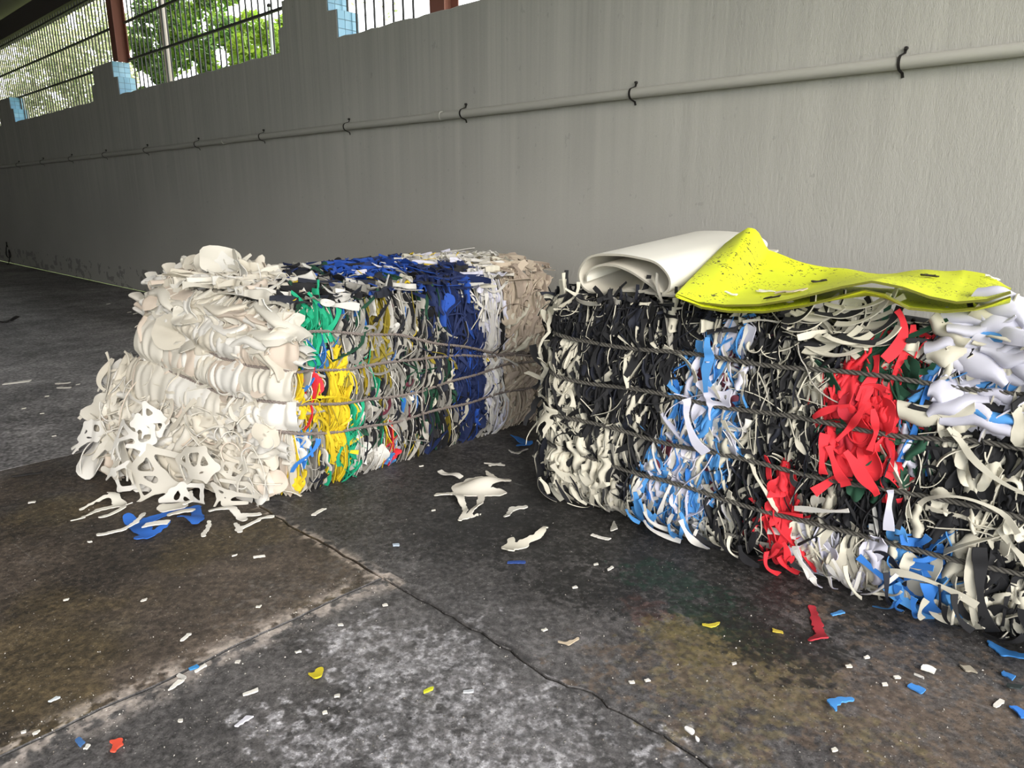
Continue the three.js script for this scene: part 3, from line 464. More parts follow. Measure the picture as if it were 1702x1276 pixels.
  const zs = (x, y) => { if (x > 838) return beige; for (const [p, z] of Z) if (inPoly(x, y, p)) return z; if (x < 488) return white; return x > 688 ? dark : grey; };
  const ze = (x, y) => white;
  const zt = (x, y) => { if (x > 838) return beige; if (inPoly(x, y, [[535, 440], [565, 420], [660, 425], [690, 452], [640, 462], [545, 462]])) return { pal: [pair('royal', 'royal', 7), pair('navy', 'royal', 3), pair('lilac', 'white', 1), pair('black', 'black', 1)], petal: 0.3 }; if (inPoly(x, y, [[680, 445], [775, 445], [775, 500], [680, 490]])) return { pal: [pair('navy', 'navy', 6), pair('royal', 'navy', 2), pair('black', 'black', 2)] }; if (x > 670) return { pal: [pair('white', 'bone', 7), pair('cream', 'bone', 3), pair('yellow', 'yellow', 0.5), pair('lilac', 'white', 2)], petal: 0.35 }; if (x > 468) return { pal: [pair('black', 'black', 4), pair('navyblack', 'navyblack', 2), pair('grey', 'dirty', 3), pair('white', 'dirty', 1.5), pair('navy', 'royal', 2), pair('forest', 'forest', 1.2), pair('yellow', 'yellow', 0.4)] }; return white; };
  core(t, [V(-4.36, 0, -1.6), V(-3.48, 0, -1.98), V(-3.42, 0, -3.9), V(-4.4, 0, -3.85)], [V(-4.38, 1.03, -1.8), V(-3.48, 1.0, -2.05), V(-3.44, 1.02, -3.9), V(-4.4, 1.06, -3.85)], (q) => (q.z > -2.1 ? K.warm : q.z < -3.3 ? K.beige : K.grey), 0.05);
  const items = [];
  const lv = (R, hgt) => [() => 0.03, R[3], R[2], R[1], R[0], () => hgt - 0.03];
  pages(fs, 0.0, fs.len, 0.0105, lv(sideR, fs.hgt), zs, items, { out: 0.02 });
  pages(fe, 0.0, fe.len, 0.0085, lv(endR, fe.hgt), ze, items, { out: 0.02, split: 0.15, wave: 0.008 });
  scatter(fs, 0.02, fs.len, 0.04, fs.hgt - 0.02, 1150, zs, items, { big: 0.85 });
  // fat folds and pleats of white sheet, tier by tier
  const tiers = lv(endR, fe.hgt);
  for (let k = 0; k < 60; k++) { const L = pick([2, 2, 3, 3, 3, 1]), s = rr(0.06, fe.len - 0.08); items.push(pleat(fe, s, tiers[L](s) + 0.005, tiers[L + 1](s) - 0.005, { w: rr(0.2, 0.46), d: rr(0.008, 0.042), pal: white.pal })); }
  for (let k = 0; k < 95; k++) { const s = rr(0, fe.len - 0.05); items.push(fold(fe, s, rr(0.86, 1.13 - 0.12 * s / fe.len), { len: rr(0.18, 0.44), rad: rr(0.016, 0.045), depth: rr(0.04, 0.1), angle: rr(-0.75, 0.35), d: rr(0.0, 0.05), pal: white.pal })); }
  for (let k = 0; k < 40; k++) { const s = rr(0, fe.len - 0.1); items.push(fold(fe, s, rr(0.05, 0.5), { len: rr(0.12, 0.3), rad: rr(0.01, 0.026), depth: rr(0.03, 0.06), angle: rr(-1.4, 1.4), d: rr(-0.01, 0.03), pal: white.pal })); }
  for (let k = 0; k < 46; k++) { const s = rr(0.0, fe.len - 0.05), q = k % 2, tt = q ? rr(0.84, 1.08 - 0.1 * s / fe.len) : rr(0.1, 0.5); items.push(petal(fe, s, tt, { r: rr(0.08, 0.16), asp: rr(0.4, 0.7), rot: rr(-0.6, 0.5), d: rr(0.01, 0.05), cup: rr(-2.5, 1), pal: white.pal, tilt: [rr(-0.3, 0.3), rr(-0.1, 0.7)] })); }
  for (let k = 0; k < 9; k++) items.push(petal(fe, rr(0.0, fe.len), rr(0.5, 0.88), { r: rr(0.07, 0.13), asp: rr(0.35, 0.6), rot: rr(-0.4, 0.4), d: rr(0.01, 0.04), pal: white.pal, tilt: [0, rr(0.1, 0.5)] }));
  for (let k = 0; k < 80; k++) { const s = rr(0.0, fe.len), tt = rnd() < 0.5 ? rr(0.85, 1.06) : rr(0.05, 0.6), tight = rnd() < 0.5; items.push(curl(fe, s, tt, { len: tight ? rr(0.1, 0.25) : rr(0.15, 0.4), w: rr(0.02, 0.05), angle: rr(-0.5, 0.7) + (rnd() < 0.5 ? Math.PI : 0), k0: tight ? pick([-1, 1]) * rr(10, 24) : rr(-6, 6), roll: rr(-0.5, 0.8), twist: rr(-0.8, 0.8), d: rr(0, 0.05), amp: rr(0.005, 0.02), pal: white.pal, n: 13, th: 0.004 })); }
  // top
  scatter(ft, 0.02, ft.len, 0.0, ft.hgt, 1000, zt, items, { d: 0.01, spread: 3, big: 0.95, faceOn: 0.35, petal: 0.25 });
  // crest of crumpled white sheets
  const crest = face(V(-4.55, 1.05, -1.75), V(-3.55, 1.05, -2.2), V(-4.6, 1.4, -2.1), V(-3.7, 1.3, -2.5), { round: false, bulge: 0.03, ends: 0 });
  for (let k = 0; k < 36; k++) { const s = crest.len * Math.pow(rnd(), 0.9) * 0.9, h = 0.3 * Math.sin(clamp(s / crest.len * 3.6 + 0.2, 0, 3.1)); items.push(petal(crest, s, rr(-0.05, Math.max(0.03, h)), { r: rr(0.06, 0.13), d: rr(-0.06, 0.04), pal: white.pal, th: 0.004 })); }
  for (let k = 0; k < 46; k++) items.push(fold(crest, rr(0, crest.len * 0.85), rr(-0.08, 0.16), { len: rr(0.14, 0.32), rad: rr(0.015, 0.04), depth: rr(0.03, 0.07), angle: rr(-0.6, 0.6), d: rr(0, 0.05), pal: white.pal }));
  for (let k = 0; k < 40; k++) { const s = rr(0, crest.len * 0.85), tight = rnd() < 0.6; items.push(curl(crest, s, rr(-0.05, 0.2), { len: rr(0.12, 0.3), w: rr(0.02, 0.05), angle: rr(-0.4, 0.9), k0: tight ? pick([-1, 1]) * rr(10, 24) : rr(-6, 6), roll: rr(-0.5, 1.4), twist: rr(-1, 1), d: rr(-0.02, 0.05), pal: white.pal, n: 13, th: 0.005 })); }
  const peak = face(V(-4.45, 1.12, -1.86), V(-3.75, 1.08, -2.12), V(-4.45, 1.42, -1.9), V(-3.75, 1.38, -2.16), { round: false, bulge: 0, ends: 0 });
  for (let k = 0; k < 16; k++) { const s = rr(0.04, peak.len * 0.8); items.push(petal(peak, s, rr(0.02, 0.1) + 0.09 * Math.exp(-Math.pow((s - 0.3) / 0.16, 2)), { r: rr(0.05, 0.1), d: rr(-0.05, 0.05), pal: white.pal, tilt: [rr(-0.8, 0.8), rr(-0.6, 0.6)] })); }
  for (let k = 0; k < 12; k++) items.push(curl(peak, rr(0, peak.len), rr(0.0, 0.1), { len: rr(0.1, 0.22), w: rr(0.02, 0.05), angle: rr(0.5, 2.4), k0: rr(-16, 16), roll: rr(0.4, 1.6), twist: rr(-1, 1), d: rr(-0.05, 0.05), pal: white.pal, n: 12 }));
  // the burst foot of the bale, spilling towards the open floor
  const spill = face(onY(165, 800), onY(470, 838), V(-4.68, 0.62, -1.5), V(-3.4, 0.55, -1.84), { round: false, bulge: 0.06, ends: 0.02 });
  for (let k = 0; k < 110; k++) items.push(fold(spill, rr(-0.02, spill.len * 0.95), rr(0.08, spill.hgt), { len: rr(0.12, 0.3), rad: rr(0.016, 0.045), depth: rr(0.04, 0.08), angle: rr(-1.5, 1.5), d: rr(-0.02, 0.03), pal: white.pal }));
  for (let k = 0; k < 90; k++) { const s = rr(-0.04, spill.len * 0.97), tt = rr(0.06, spill.hgt); items.push(petal(spill, s, tt, { r: rr(0.06, 0.13), d: rr(-0.05, 0.03), pal: white.pal, th: 0.004, tilt: [rr(-0.4, 0.4), rr(-0.1, 0.5)] })); }
  for (let k = 0; k < 170; k++) { const tight = rnd() < 0.5; items.push(curl(spill, rr(-0.06, spill.len * 0.95), rr(0.08, spill.hgt), { len: tight ? rr(0.12, 0.26) : rr(0.15, 0.4), w: rr(0.012, 0.04), angle: rr(0, 6.28), k0: tight ? pick([-1, 1]) * rr(8, 22) : rr(-6, 6), roll: rr(-0.6, 1.6), twist: rr(-1.4, 1.4), d: rr(-0.02, 0.06), amp: 0.02, pal: white.pal, n: 13, th: 0.005 })); }
  for (const [x, y, r, d] of [[215, 755, 0.17, 0.1], [300, 765, 0.2, 0.11], [265, 715, 0.15, 0.1], [365, 745, 0.17, 0.11], [335, 800, 0.14, 0.1], [410, 785, 0.13, 0.09], [180, 725, 0.12, 0.08], [290, 690, 0.14, 0.09], [250, 790, 0.14, 0.1], [420, 740, 0.12, 0.09]]) { const [s, tt] = spill.st(x, y); items.push(web(spill, s, tt, { r, d, pal: [pair('white', 'bone', 1), pair('bone', 'bone', 1)], tilt: 0.15 })); }
  finishBale(t, items, { foam_strip: 290, foam_flap: 290, folded_sheet: 290, pressed_sheet: 150 });
  for (let k = 0; k < 4; k++) { const pts = []; for (let s = 0.1; s < fe.len; s += 0.06) pts.push(fe.P(s, endR[k](s), 0.038)); pts.push(fs.P(0.03, sideR[k](0.03), 0.05)); for (let s = 0.1; s < fs.len - 0.1; s += 0.06) pts.push(fs.P(s, sideR[k](s) + 0.005 * Math.sin(s * 11 + k), 0.034)); rope(pts.slice(k === 0 ? 6 : 2), 0.0085, 16, ropePale, t, 'twisted grey brown rope'); }
  rope([[690, 590], [692, 620], [690, 650], [688, 680], [694, 705], [700, 725]].map(([x, y]) => fs.P(...fs.st(x, y), 0.04)), 0.005, 20, ropePale, t, 'thin loose cord');
}
// ---- the bale of black and cream scraps with red, blue and white pockets
{
  reseed(4711);
  const A = V(-2.38, 0, -2.8), At = V(-2.4, 1.1, -2.86), B = V(0.12, 0, -2.95), Bt = V(0.12, 1.1, -2.97), Ab = V(-2.5, 0, -3.95), Abt = V(-2.5, 1.1, -3.95);
  const t = thing('foam_bale', 'roped bale of black and cream offcuts with red pocket under the yellow sheet', 'bale', V(-1.1, 0, -3.4));
  const px = [[[915, 552], [960, 565], [1100, 580], [1250, 597], [1400, 612], [1550, 628], [1702, 645]], [[915, 618], [960, 628], [1100, 650], [1250, 675], [1400, 698], [1500, 712], [1640, 724], [1702, 735]], [[915, 680], [960, 692], [1100, 725], [1250, 758], [1400, 788], [1550, 815], [1660, 832], [1702, 842]], [[915, 735], [960, 748], [1050, 775], [1200, 820], [1300, 845], [1400, 872], [1500, 895], [1560, 907], [1702, 940]]];
  const f0 = face(A, B, At, Bt), R = px.map((l) => interp(l.map(([x, y]) => f0.st(x, y))));
  const f = face(A, B, At, Bt, { ropes: R, bulge: 0.05, foot: 0.2, brow: 0.05, ends: 0.09 });
  const fl = face(Ab, A, Abt, At, { ropes: R.map((r) => () => r(0)), bulge: 0.05, foot: 0.1 });
  const ft = face(At, Bt, Abt, V(0.12, 1.1, -3.95), { round: false, bulge: 0.0, ends: 0 }); ft.n.set(0, 1, 0);
  const base = { pal: [pair('cream', 'black', 3.2, 'cream'), pair('black', 'cream', 3, 'cream'), pair('black', 'black', 7), pair('navyblack', 'black', 2.4), pair('cream', 'cream', 1.3), pair('dirty', 'black', 1.2, 'cream')], loops: 0.35, faceOn: 0.35, petal: 0.05, fold: 0.06 };
  const creamBig = { pal: [pair('cream', 'black', 4), pair('cream', 'cream', 4), pair('black', 'black', 5), pair('sky', 'sky', 0.25)], fold: 0.15, big: 1.35, loops: 0.4, faceOn: 0.5, petal: 0.15 };
  const red = { pal: [pair('red', 'red', 8), pair('darkred', 'red', 0.8), pair('forest', 'forest', 1.2)], faceOn: 0.85, big: 1.35, loops: 0.15, petal: 0.2 };
  const Z = [
    [[[1378, 622], [1440, 608], [1495, 640], [1492, 720], [1472, 812], [1368, 775], [1366, 690]], red],
    [[[1425, 605], [1448, 535], [1532, 522], [1538, 600], [1480, 618]], { pal: [pair('red', 'red', 4), pair('forest', 'forest', 5)], faceOn: 0.8, big: 1.2 }],
    [[[1478, 605], [1532, 605], [1520, 705], [1485, 705]], { pal: [pair('forest', 'forest', 8), pair('red', 'red', 1)], faceOn: 0.6 }],
    [[[1278, 782], [1324, 772], [1326, 925], [1272, 922]], { pal: [pair('red', 'red', 8), pair('forest', 'forest', 1), pair('black', 'black', 1)], faceOn: 0.8, big: 1.1, loops: 0.1 }],
    [[[1160, 560], [1247, 545], [1242, 650], [1215, 800], [1168, 892], [1052, 885], [1062, 780], [1120, 680]], { pal: [pair('sky', 'sky', 3.4), pair('lilac', 'white', 5), pair('white', 'sky', 1.4), pair('burgundy', 'burgundy', 0.5), pair('cream', 'dirty', 1.2), pair('blue', 'blue', 0.5)], faceOn: 0.6, petal: 0.15 }],
    [[[1320, 525], [1395, 482], [1478, 485], [1465, 575], [1335, 592]], { pal: [pair('cream', 'cream', 7), pair('cream', 'black', 3), pair('black', 'black', 1.5)], faceOn: 0.5, big: 1.4, loops: 0.5, dir: 0.3 }],
    [[[1535, 565], [1560, 528], [1640, 500], [1740, 490], [1740, 690], [1640, 660], [1545, 625]], { pal: [pair('lilac', 'white', 7), pair('cream', 'cream', 2.5), pair('sky', 'blue', 0.5), pair('black', 'black', 0.7)], faceOn: 0.7, big: 1.5, petal: 0.3, loops: 0.3 }],
    [[[1325, 885], [1420, 878], [1480, 930], [1480, 1005], [1400, 992], [1338, 955]], { pal: [pair('lilac', 'white', 5), pair('cream', 'cream', 5)], faceOn: 0.8, big: 1.35, petal: 0.35 }],
    [[[1395, 798], [1482, 798], [1492, 880], [1400, 880]], { pal: [pair('black', 'black', 8), pair('navyblack', 'black', 3), pair('white', 'white', 0.5)], faceOn: 0.2, loops: 0 }],
    [[[1475, 900], [1580, 890], [1575, 1040], [1490, 1005]], { pal: [pair('sky', 'blue', 5), pair('navyblack', 'navyblack', 3), pair('cream', 'cream', 2.5)], faceOn: 0.8, big: 1.3 }],
    [[[1500, 650], [1545, 650], [1540, 790], [1490, 800]], { pal: [pair('lilac', 'white', 5), pair('forest', 'forest', 2), pair('cream', 'cream', 2), pair('sky', 'blue', 0.8)], faceOn: 0.7 }],
    [[[1555, 640], [1760, 630], [1760, 1080], [1570, 1070]], creamBig],
    [[[870, 560], [965, 560], [965, 830], [870, 830]], { pal: [pair('cream', 'cream', 5), pair('cream', 'black', 3), pair('black', 'black', 2.5)], big: 1.25, faceOn: 0.55, petal: 0.2 }],
  ];
  const dark = { ...base, pal: [pair('black', 'black', 9), pair('navyblack', 'black', 3), pair('black', 'cream', 2.2, 'cream'), pair('cream', 'black', 0.8, 'cream')], loops: 0.2 };
  const pale = { ...base, pal: [pair('cream', 'cream', 3), pair('cream', 'black', 4, 'cream'), pair('dirty', 'dirty', 1.5), pair('black', 'black', 3)], fold: 0.14, big: 1.1 };
  const zf = (x, y, ss = 0, tt = 0) => { for (const [p, z] of Z) if (inPoly(x, y, p)) return z; const q = noise(ss * 11, tt * 2.6, 55) * 0.7 + noise(ss * 27, tt * 5, 56) * 0.3; return q < 0.45 ? dark : q > 0.6 ? pale : base; };
  core(t, [V(-2.24, 0, -3.06), V(0.1, 0, -3.16), V(0.1, 0, -3.9), V(-2.4, 0, -3.9)], [V(-2.28, 1.04, -2.98), V(0.1, 1.04, -3.05), V(0.1, 1.04, -3.9), V(-2.4, 1.04, -3.9)], () => K.black, 0.05);
  const items = [], lv = [() => 0.03, R[3], R[2], R[1], R[0], () => f.hgt - 0.02];
  pages(f, 0, f.len, 0.011, lv, zf, items, { out: 0.02, wave: 0.02, split: 0.5 });
  scatter(f, 0.0, f.len, 0.03, f.hgt, 2500, zf, items, {});
  pages(fl, 0, fl.len, 0.014, [() => 0.03, () => 0.33, () => 0.52, () => 0.72, () => 0.93, () => 1.1], () => base, items, {});
  scatter(fl, fl.len * 0.4, fl.len, 0.03, fl.hgt, 260, () => creamBig, items, {});
  scatter(ft, 0, 0.72, -0.03, 0.9, 420, (x, y) => base, items, { spread: 3, d: 0.005, big: 0.6, faceOn: 0.6 });
  scatter(ft, 0.72, 1.95, -0.02, 0.5, 200, (x, y) => base, items, { spread: 3, d: -0.03, big: 0.6, faceOn: 0.9 });
  scatter(ft, 1.95, f.len, -0.03, 0.5, 120, (x, y) => Z[6][1], items, { spread: 3, d: 0.04, big: 0.9 });
  // strips hanging out below and long loose bands at the open end
  for (let k = 0; k < 90; k++) { const s = rr(0.05, f.len), [x, y] = pixelOf(f.P(s, 0.1)); items.push(curl(f, s, rr(0.05, 0.16), { len: rr(0.08, 0.2), w: rr(0.012, 0.035), angle: -Math.PI / 2 + rr(-0.6, 0.6), k0: rr(-10, 10), roll: rr(0.2, 1.6), twist: rr(-1, 1), d: rr(0.05, 0.16), pal: zf(x, y).pal, n: 11 })); }
  for (const [x, y, len, w, an, k0, c] of [[1625, 960, 0.34, 0.05, -1.5, 1.5, 'cream'], [1640, 960, 0.34, 0.05, -1.45, 1.5, 'black'], [1560, 950, 0.3, 0.03, 0.3, -2, 'cream'], [1590, 1010, 0.2, 0.07, -1.2, 12, 'cream'], [1660, 760, 0.4, 0.025, -0.9, 3, 'cream'], [1620, 820, 0.36, 0.02, 0.9, -5, 'cream'], [1445, 770, 0.2, 0.05, -0.85, 0.5, 'red'], [1405, 760, 0.18, 0.045, -1.2, 1, 'red'], [1385, 740, 0.16, 0.04, -1.5, 1, 'red'], [1395, 670, 0.16, 0.03, 0.8, -3, 'red'], [1465, 700, 0.16, 0.03, -1.2, -3, 'red'], [1430, 690, 0.18, 0.03, 1.0, 2, 'red'], [1500, 550, 0.2, 0.045, -0.9, -7, 'red'], [1380, 830, 0.22, 0.025, 0.25, 1, 'white'], [1490, 830, 0.16, 0.04, -1.5, 1, 'lilac'], [1170, 700, 0.26, 0.05, -1.3, 2, 'lilac'], [1190, 600, 0.24, 0.045, -1.5, 1, 'sky'], [1075, 840, 0.2, 0.04, -1.4, 1, 'sky'], [1520, 990, 0.2, 0.07, -0.9, 3, 'sky'], [1555, 985, 0.18, 0.07, -1.5, 2, 'blue'], [1000, 790, 0.18, 0.06, -1.2, 12, 'cream'], [960, 780, 0.2, 0.05, -1.0, 10, 'cream']]) { const [s, tt] = f.st(x, y); items.push(curl(f, s, tt, { len, w, angle: an, k0, kd: 3, roll: 1.4, twist: 0.5, d: 0.07, pal: [pair(c, c, 1)], n: 14, th: 0.005 })); }
  for (const [x, y, r] of [[1208, 645, 0.1], [925, 690, 0.11]]) { const [s, tt] = f.st(x, y); items.push(web(f, s, tt, { r, d: 0.06, pal: [pair(x < 1000 ? 'cream' : 'lilac', 'white', 1)], tilt: 0.1 })); }
  for (let k = 0; k < 26; k++) { const [s, tt] = f.st(rr(925, 1020), rr(740, 810)); items.push(fold(f, s, tt, { len: rr(0.08, 0.18), rad: rr(0.015, 0.035), depth: rr(0.04, 0.08), angle: rr(0.9, 2.2), d: rr(0.02, 0.06), pal: [pair('cream', 'black', 3), pair('cream', 'cream', 3)] })); }
  for (let k = 0; k < 40; k++) { const [s, tt] = f.st(rr(1555, 1702), rr(500, 690)); items.push(fold(f, s, tt, { len: rr(0.12, 0.26), rad: rr(0.02, 0.05), depth: rr(0.03, 0.07), angle: rr(-0.6, 0.5), d: rr(0.01, 0.05), pal: Z[6][1].pal })); }
  // cream loops hung over the rim beside the yellow sheet
  for (let k = 0; k < 26; k++) { const [s, tt] = f.st(rr(1340, 1470), rr(495, 580)); items.push(curl(f, s, tt, { len: rr(0.14, 0.26), w: rr(0.025, 0.045), angle: rr(-0.5, 0.1), k0: rr(4, 11), kd: 2, roll: rr(0.5, 1.2), twist: 0.3, d: rr(0.02, 0.07), pal: [pair('cream', 'cream', 4), pair('cream', 'black', 2)], n: 14, th: 0.006 })); }
  finishBale(t, items, { foam_strip: 295, foam_flap: 280, folded_sheet: 290, pressed_sheet: 150 });
  for (let k = 0; k < 4; k++) { const pts = []; for (let s = 0.06; s < f.len; s += 0.06) pts.push(f.P(s, R[k](s) + 0.006 * Math.sin(s * 9 + k * 2), 0.043)); rope(pts, 0.0095, 14, ropeDark, t, 'twisted grey rope'); }
}

// ---------------------------------------------------------------- sheets lying on the second bale
{
  const zf = -2.95, prof = [[500, 284], [430, 279], [300, 264], [200, 274], [145, 252], [131, 212], [165, 165], [250, 156], [340, 166], [410, 186], [452, 232], [448, 262], [425, 274], [380, 246], [310, 206], [250, 188], [195, 190], [160, 214], [158, 236]].map(([x, y]) => onZ(900 + x / 2.122, 350 + y / 2.122, zf));
  const lift = 1.135 - Math.min(...prof.map((p) => p.y)); prof.forEach((p) => { p.y = 1.135 + (p.y + lift - 1.135) * 1.18; });
  const curve = new THREE.CatmullRomCurve3(prof), ext = V(0.1, 0.1, -0.85);
  const a = gridSheet((u, v) => { const p = curve.getPoint(u), c = V(-2.0, 1.25, zf); const q = p.clone().sub(c); q.y *= 1 - 0.45 * v; q.multiplyScalar(1 - 0.06 * v).add(c).addScaledVector(ext, v); q.y += 0.03 * v; return q; }, 90, 12, 0.011, C(0xd9d6cb), C(0xcfcabd), C(0xb7b2a4));
  tagMesh(new THREE.Mesh(a.geo(), foam), 'foam_sheet', 'off-white foam sheet rolled into a flat loop on the bale', 'foam sheet');
}
{
  const line = (l) => interp(l);
  const top = line([[1126, 490], [1160, 503], [1205, 508], [1260, 507], [1310, 499], [1360, 487], [1400, 477], [1450, 468], [1500, 478], [1545, 494], [1590, 503], [1640, 499], [1680, 486]]);
  const low = line([[1126, 493], [1165, 511], [1210, 518], [1270, 519], [1340, 508], [1390, 494], [1435, 482], [1470, 489], [1510, 512], [1570, 518], [1620, 513], [1650, 504], [1680, 492]]);
  const back = line([[1200, 408], [1225, 390], [1245, 379], [1258, 385], [1275, 418], [1320, 432], [1380, 447], [1440, 454], [1490, 455], [1540, 451], [1600, 449], [1640, 460], [1680, 480]]);
  // front edge over the bale's rim, back edge deeper on the bale; s runs right to left on the upper layer, round the fold, and back
  const upper = (e, v) => { const xf = lerp(1126, 1680, e), F = onZ(xf, top(xf), lerp(-2.8, -2.88, e)); const xb = lerp(1205, 1680, Math.pow(e, 0.9)), Bk = onZ(xb, back(xb), lerp(-3.45, -3.7, e)); const p = F.clone().lerp(Bk, v); const sag = 0.05 * Math.sin(Math.PI * v) * sstep(0.0, 0.15, e); p.y += -sag * (1 - sstep(0.2, 0.5, e)) * 0.6 + 0.006 * Math.sin(e * 24 + v * 5) * v; return p; };
  const lower = (e, v) => { const xf = lerp(1126, 1680, e), F = onZ(xf, low(xf), lerp(-2.785, -2.865, e)); const U = upper(e, v); const p = F.clone().lerp(V(U.x, Math.max(1.14, Math.min(U.y - 0.03, 1.2)), U.z), v); p.y = Math.min(p.y, U.y - 0.012); return p; };
  const tex = dataTex(1024, 512, (i, j) => { const n = fbm(i / 26, j / 20, 4, 201), m = fbm(i / 90, j / 70, 3, 205), s = fbm(i / 7, j / 5, 3, 209), k = 1 + 0.06 * (m - 0.5); const d = (m > 0.56 && s > 0.71) || (n > 0.74 && s > 0.58) || (m > 0.5 && hash2(i >> 1, j >> 1, 4) > 0.998); return d ? [60, 56, 24] : [212 * k, 220 * k, 26]; }, true, false);
  const g = new THREE.BufferGeometry(), a = gridSheet((u, v) => (u < 0.49 ? upper(1 - u / 0.49, v) : u > 0.51 ? lower((u - 0.51) / 0.49, v) : upper(0, v).lerp(lower(0, v), (u - 0.49) / 0.02).add(V(-0.012 * Math.sin(Math.PI * (u - 0.49) / 0.02), 0, 0))), 200, 22, 0.009, C(0xffffff), C(0xe8ea30), C(0xd8dc28));
  const geo = a.geo(), N = 201 * 23 * 2, uv = new Float32Array(geo.attributes.position.count * 2); for (let j = 0; j <= 22; j++) for (let i = 0; i <= 200; i++) { const k = (j * 201 + i) * 2; for (const q of [k, k + 1]) { uv[q * 2] = i / 100; uv[q * 2 + 1] = j / 22; } }
  for (let k = N; k < uv.length / 2; k++) { uv[k * 2] = 0.013; uv[k * 2 + 1] = 0.013; }
  geo.setAttribute('uv', new THREE.BufferAttribute(uv, 2)); geo.deleteAttribute('color');
  tex.wrapS = THREE.RepeatWrapping;
  tagMesh(new THREE.Mesh(geo, new THREE.MeshStandardMaterial({ map: tex, roughness: 0.6, side: THREE.DoubleSide })), 'foam_sheet', 'bright yellow foam sheet folded double and specked with dirt on the bale', 'foam sheet');
  reseed(88);
  for (const [e, v, r, c, l] of [[0.21, 0.33, 0.035, 0xd9d4c6, 'crumpled pale scrap on the yellow sheet'], [0.3, 0.28, 0.055, 0xc7b7a2, 'long tan scrap on the yellow sheet'], [0.13, 0.2, 0.022, 0xdedace, 'small white chip on the yellow sheet'], [0.34, 0.6, 0.03, 0x2a2620, 'black crumb strip in the hollow of the yellow sheet'], [0.27, 0.12, 0.03, 0x2c281e, 'dark crumb near the front fold of the yellow sheet'], [0.72, 0.55, 0.035, 0x302a18, 'dark smear of crumbs on the right of the yellow sheet'], [0.93, 0.85, 0.03, 0xe0dccf, 'white shred at the far right edge of the yellow sheet']]) {
    const p = upper(e, v), f = { P: (s, t, d = 0) => p.clone().add(upper(clamp(e + s * 0.8, 0, 1), clamp(v + t, 0, 1)).sub(p)).add(V(0, 0.012 + Math.abs(d), 0)) };
    const acc = gridSheet((u, w) => { const an = -u * 6.283, q = w * r * (1 + 0.35 * Math.sin(3 * an + e * 40)); return f.P(q * Math.cos(an), q * 0.5 * Math.sin(an), 0.006 * Math.sin(an * 2) * w); }, 14, 2, 0.004, C(c), C(c), C(c), true);
    tagMesh(new THREE.Mesh(acc.geo(), foam), 'foam_crumb', l, 'scrap', 'crumbs on the yellow sheet');
  }
}

// ---------------------------------------------------------------- scraps on the floor
function floorScrap(name, arms, col, label, o = {}) { // arms in pixels, radii in metres
  const A = arms.map(([x0, y0, r0, x1, y1, r1]) => { const a = onY(x0, y0), b = onY(x1, y1); return [a.x, a.z, r0, b.x, b.z, r1]; });
  let x0 = 9, x1 = -99, z0 = 9, z1 = -99; for (const q of A) for (const [x, z, r] of [[q[0], q[1], q[2]], [q[3], q[4], q[5]]]) { x0 = Math.min(x0, x - r - 0.03); x1 = Math.max(x1, x + r + 0.03); z0 = Math.min(z0, z - r - 0.03); z1 = Math.max(z1, z + r + 0.03); }
  const sd = rr(0, 50), hi = o.h ?? 0.012, c = C(col);
  const acc = cutSheet(A.length === 1 ? flatField(A[0], 0.004, sd) : armsField(A, o.k ?? 0.012, 0.012), x0, z0, x1, z1, o.res ?? Math.max(0.0022, Math.max(x1 - x0, z1 - z0) / 70), (x, z) => V(x, 0.005 + (o.y ?? 0) + hi * (0.5 + 0.5 * Math.sin(x * 23 + sd)) * (0.5 + 0.5 * Math.sin(z * 19 + x * 9 + sd * 2)), z), o.th ?? 0.005, c, c, c.clone().multiplyScalar(0.95));
  for (let i = 0; i < acc.i.length; i += 3) { const s = acc.i[i]; acc.i[i] = acc.i[i + 1]; acc.i[i + 1] = s; } for (let i = 0; i < acc.n.length; i++) acc.n[i] *= -1;
  tagMesh(new THREE.Mesh(acc.geo(), foam), name, label, 'scrap', o.group);
}
reseed(909);
const WH = 0xdedad0;
floorScrap('foam_offcut', [[728, 824, 0.022, 830, 820, 0.04], [772, 812, 0.075, 800, 800, 0.06], [800, 815, 0.04, 845, 800, 0.018], [760, 825, 0.03, 775, 850, 0.012], [775, 850, 0.012, 765, 866, 0.01], [800, 828, 0.02, 795, 845, 0.012], [795, 845, 0.014, 775, 862, 0.014], [770, 862, 0.01, 798, 860, 0.008], [820, 795, 0.02, 808, 785, 0.01], [785, 800, 0.04, 805, 812, 0.04]], 0xe2dccf, 'large white offcut with stringy legs between the two bales', { h: 0.05 });
floorScrap('foam_offcut', [[733, 788, 0.018, 765, 803, 0.016]], WH, 'white band scrap touching the large stringy offcut', { h: 0.03, y: 0.012 });
floorScrap('foam_offcut', [[842, 862, 0.012, 852, 846, 0.016], [852, 846, 0.016, 874, 844, 0.014]], WH, 'curved white scrap behind the boot shaped offcut', { h: 0.03 });
floorScrap('foam_offcut', [[845, 912, 0.035, 868, 908, 0.03], [868, 905, 0.02, 895, 899, 0.015], [895, 899, 0.02, 906, 887, 0.012], [850, 900, 0.02, 848, 918, 0.02]], 0xe0dac9, 'boot shaped cream offcut lying alone on dark concrete', { h: 0.035 });
floorScrap('foam_offcut', [[845, 936, 0.008, 872, 936, 0.01]], 0x2c4a8e, 'dark blue sliver under the boot shaped offcut', { h: 0.005 });
floorScrap('foam_offcut', [[984, 892, 0.01, 1012, 897, 0.01]], WH, 'small white rectangular strip in front of the black bale', { k: 0.004 });
floorScrap('foam_offcut', [[1021, 868, 0.003, 1020, 884, 0.018]], 0xc9c6bc, 'little pointed cream scrap by the foot of the black bale', { h: 0.04 });
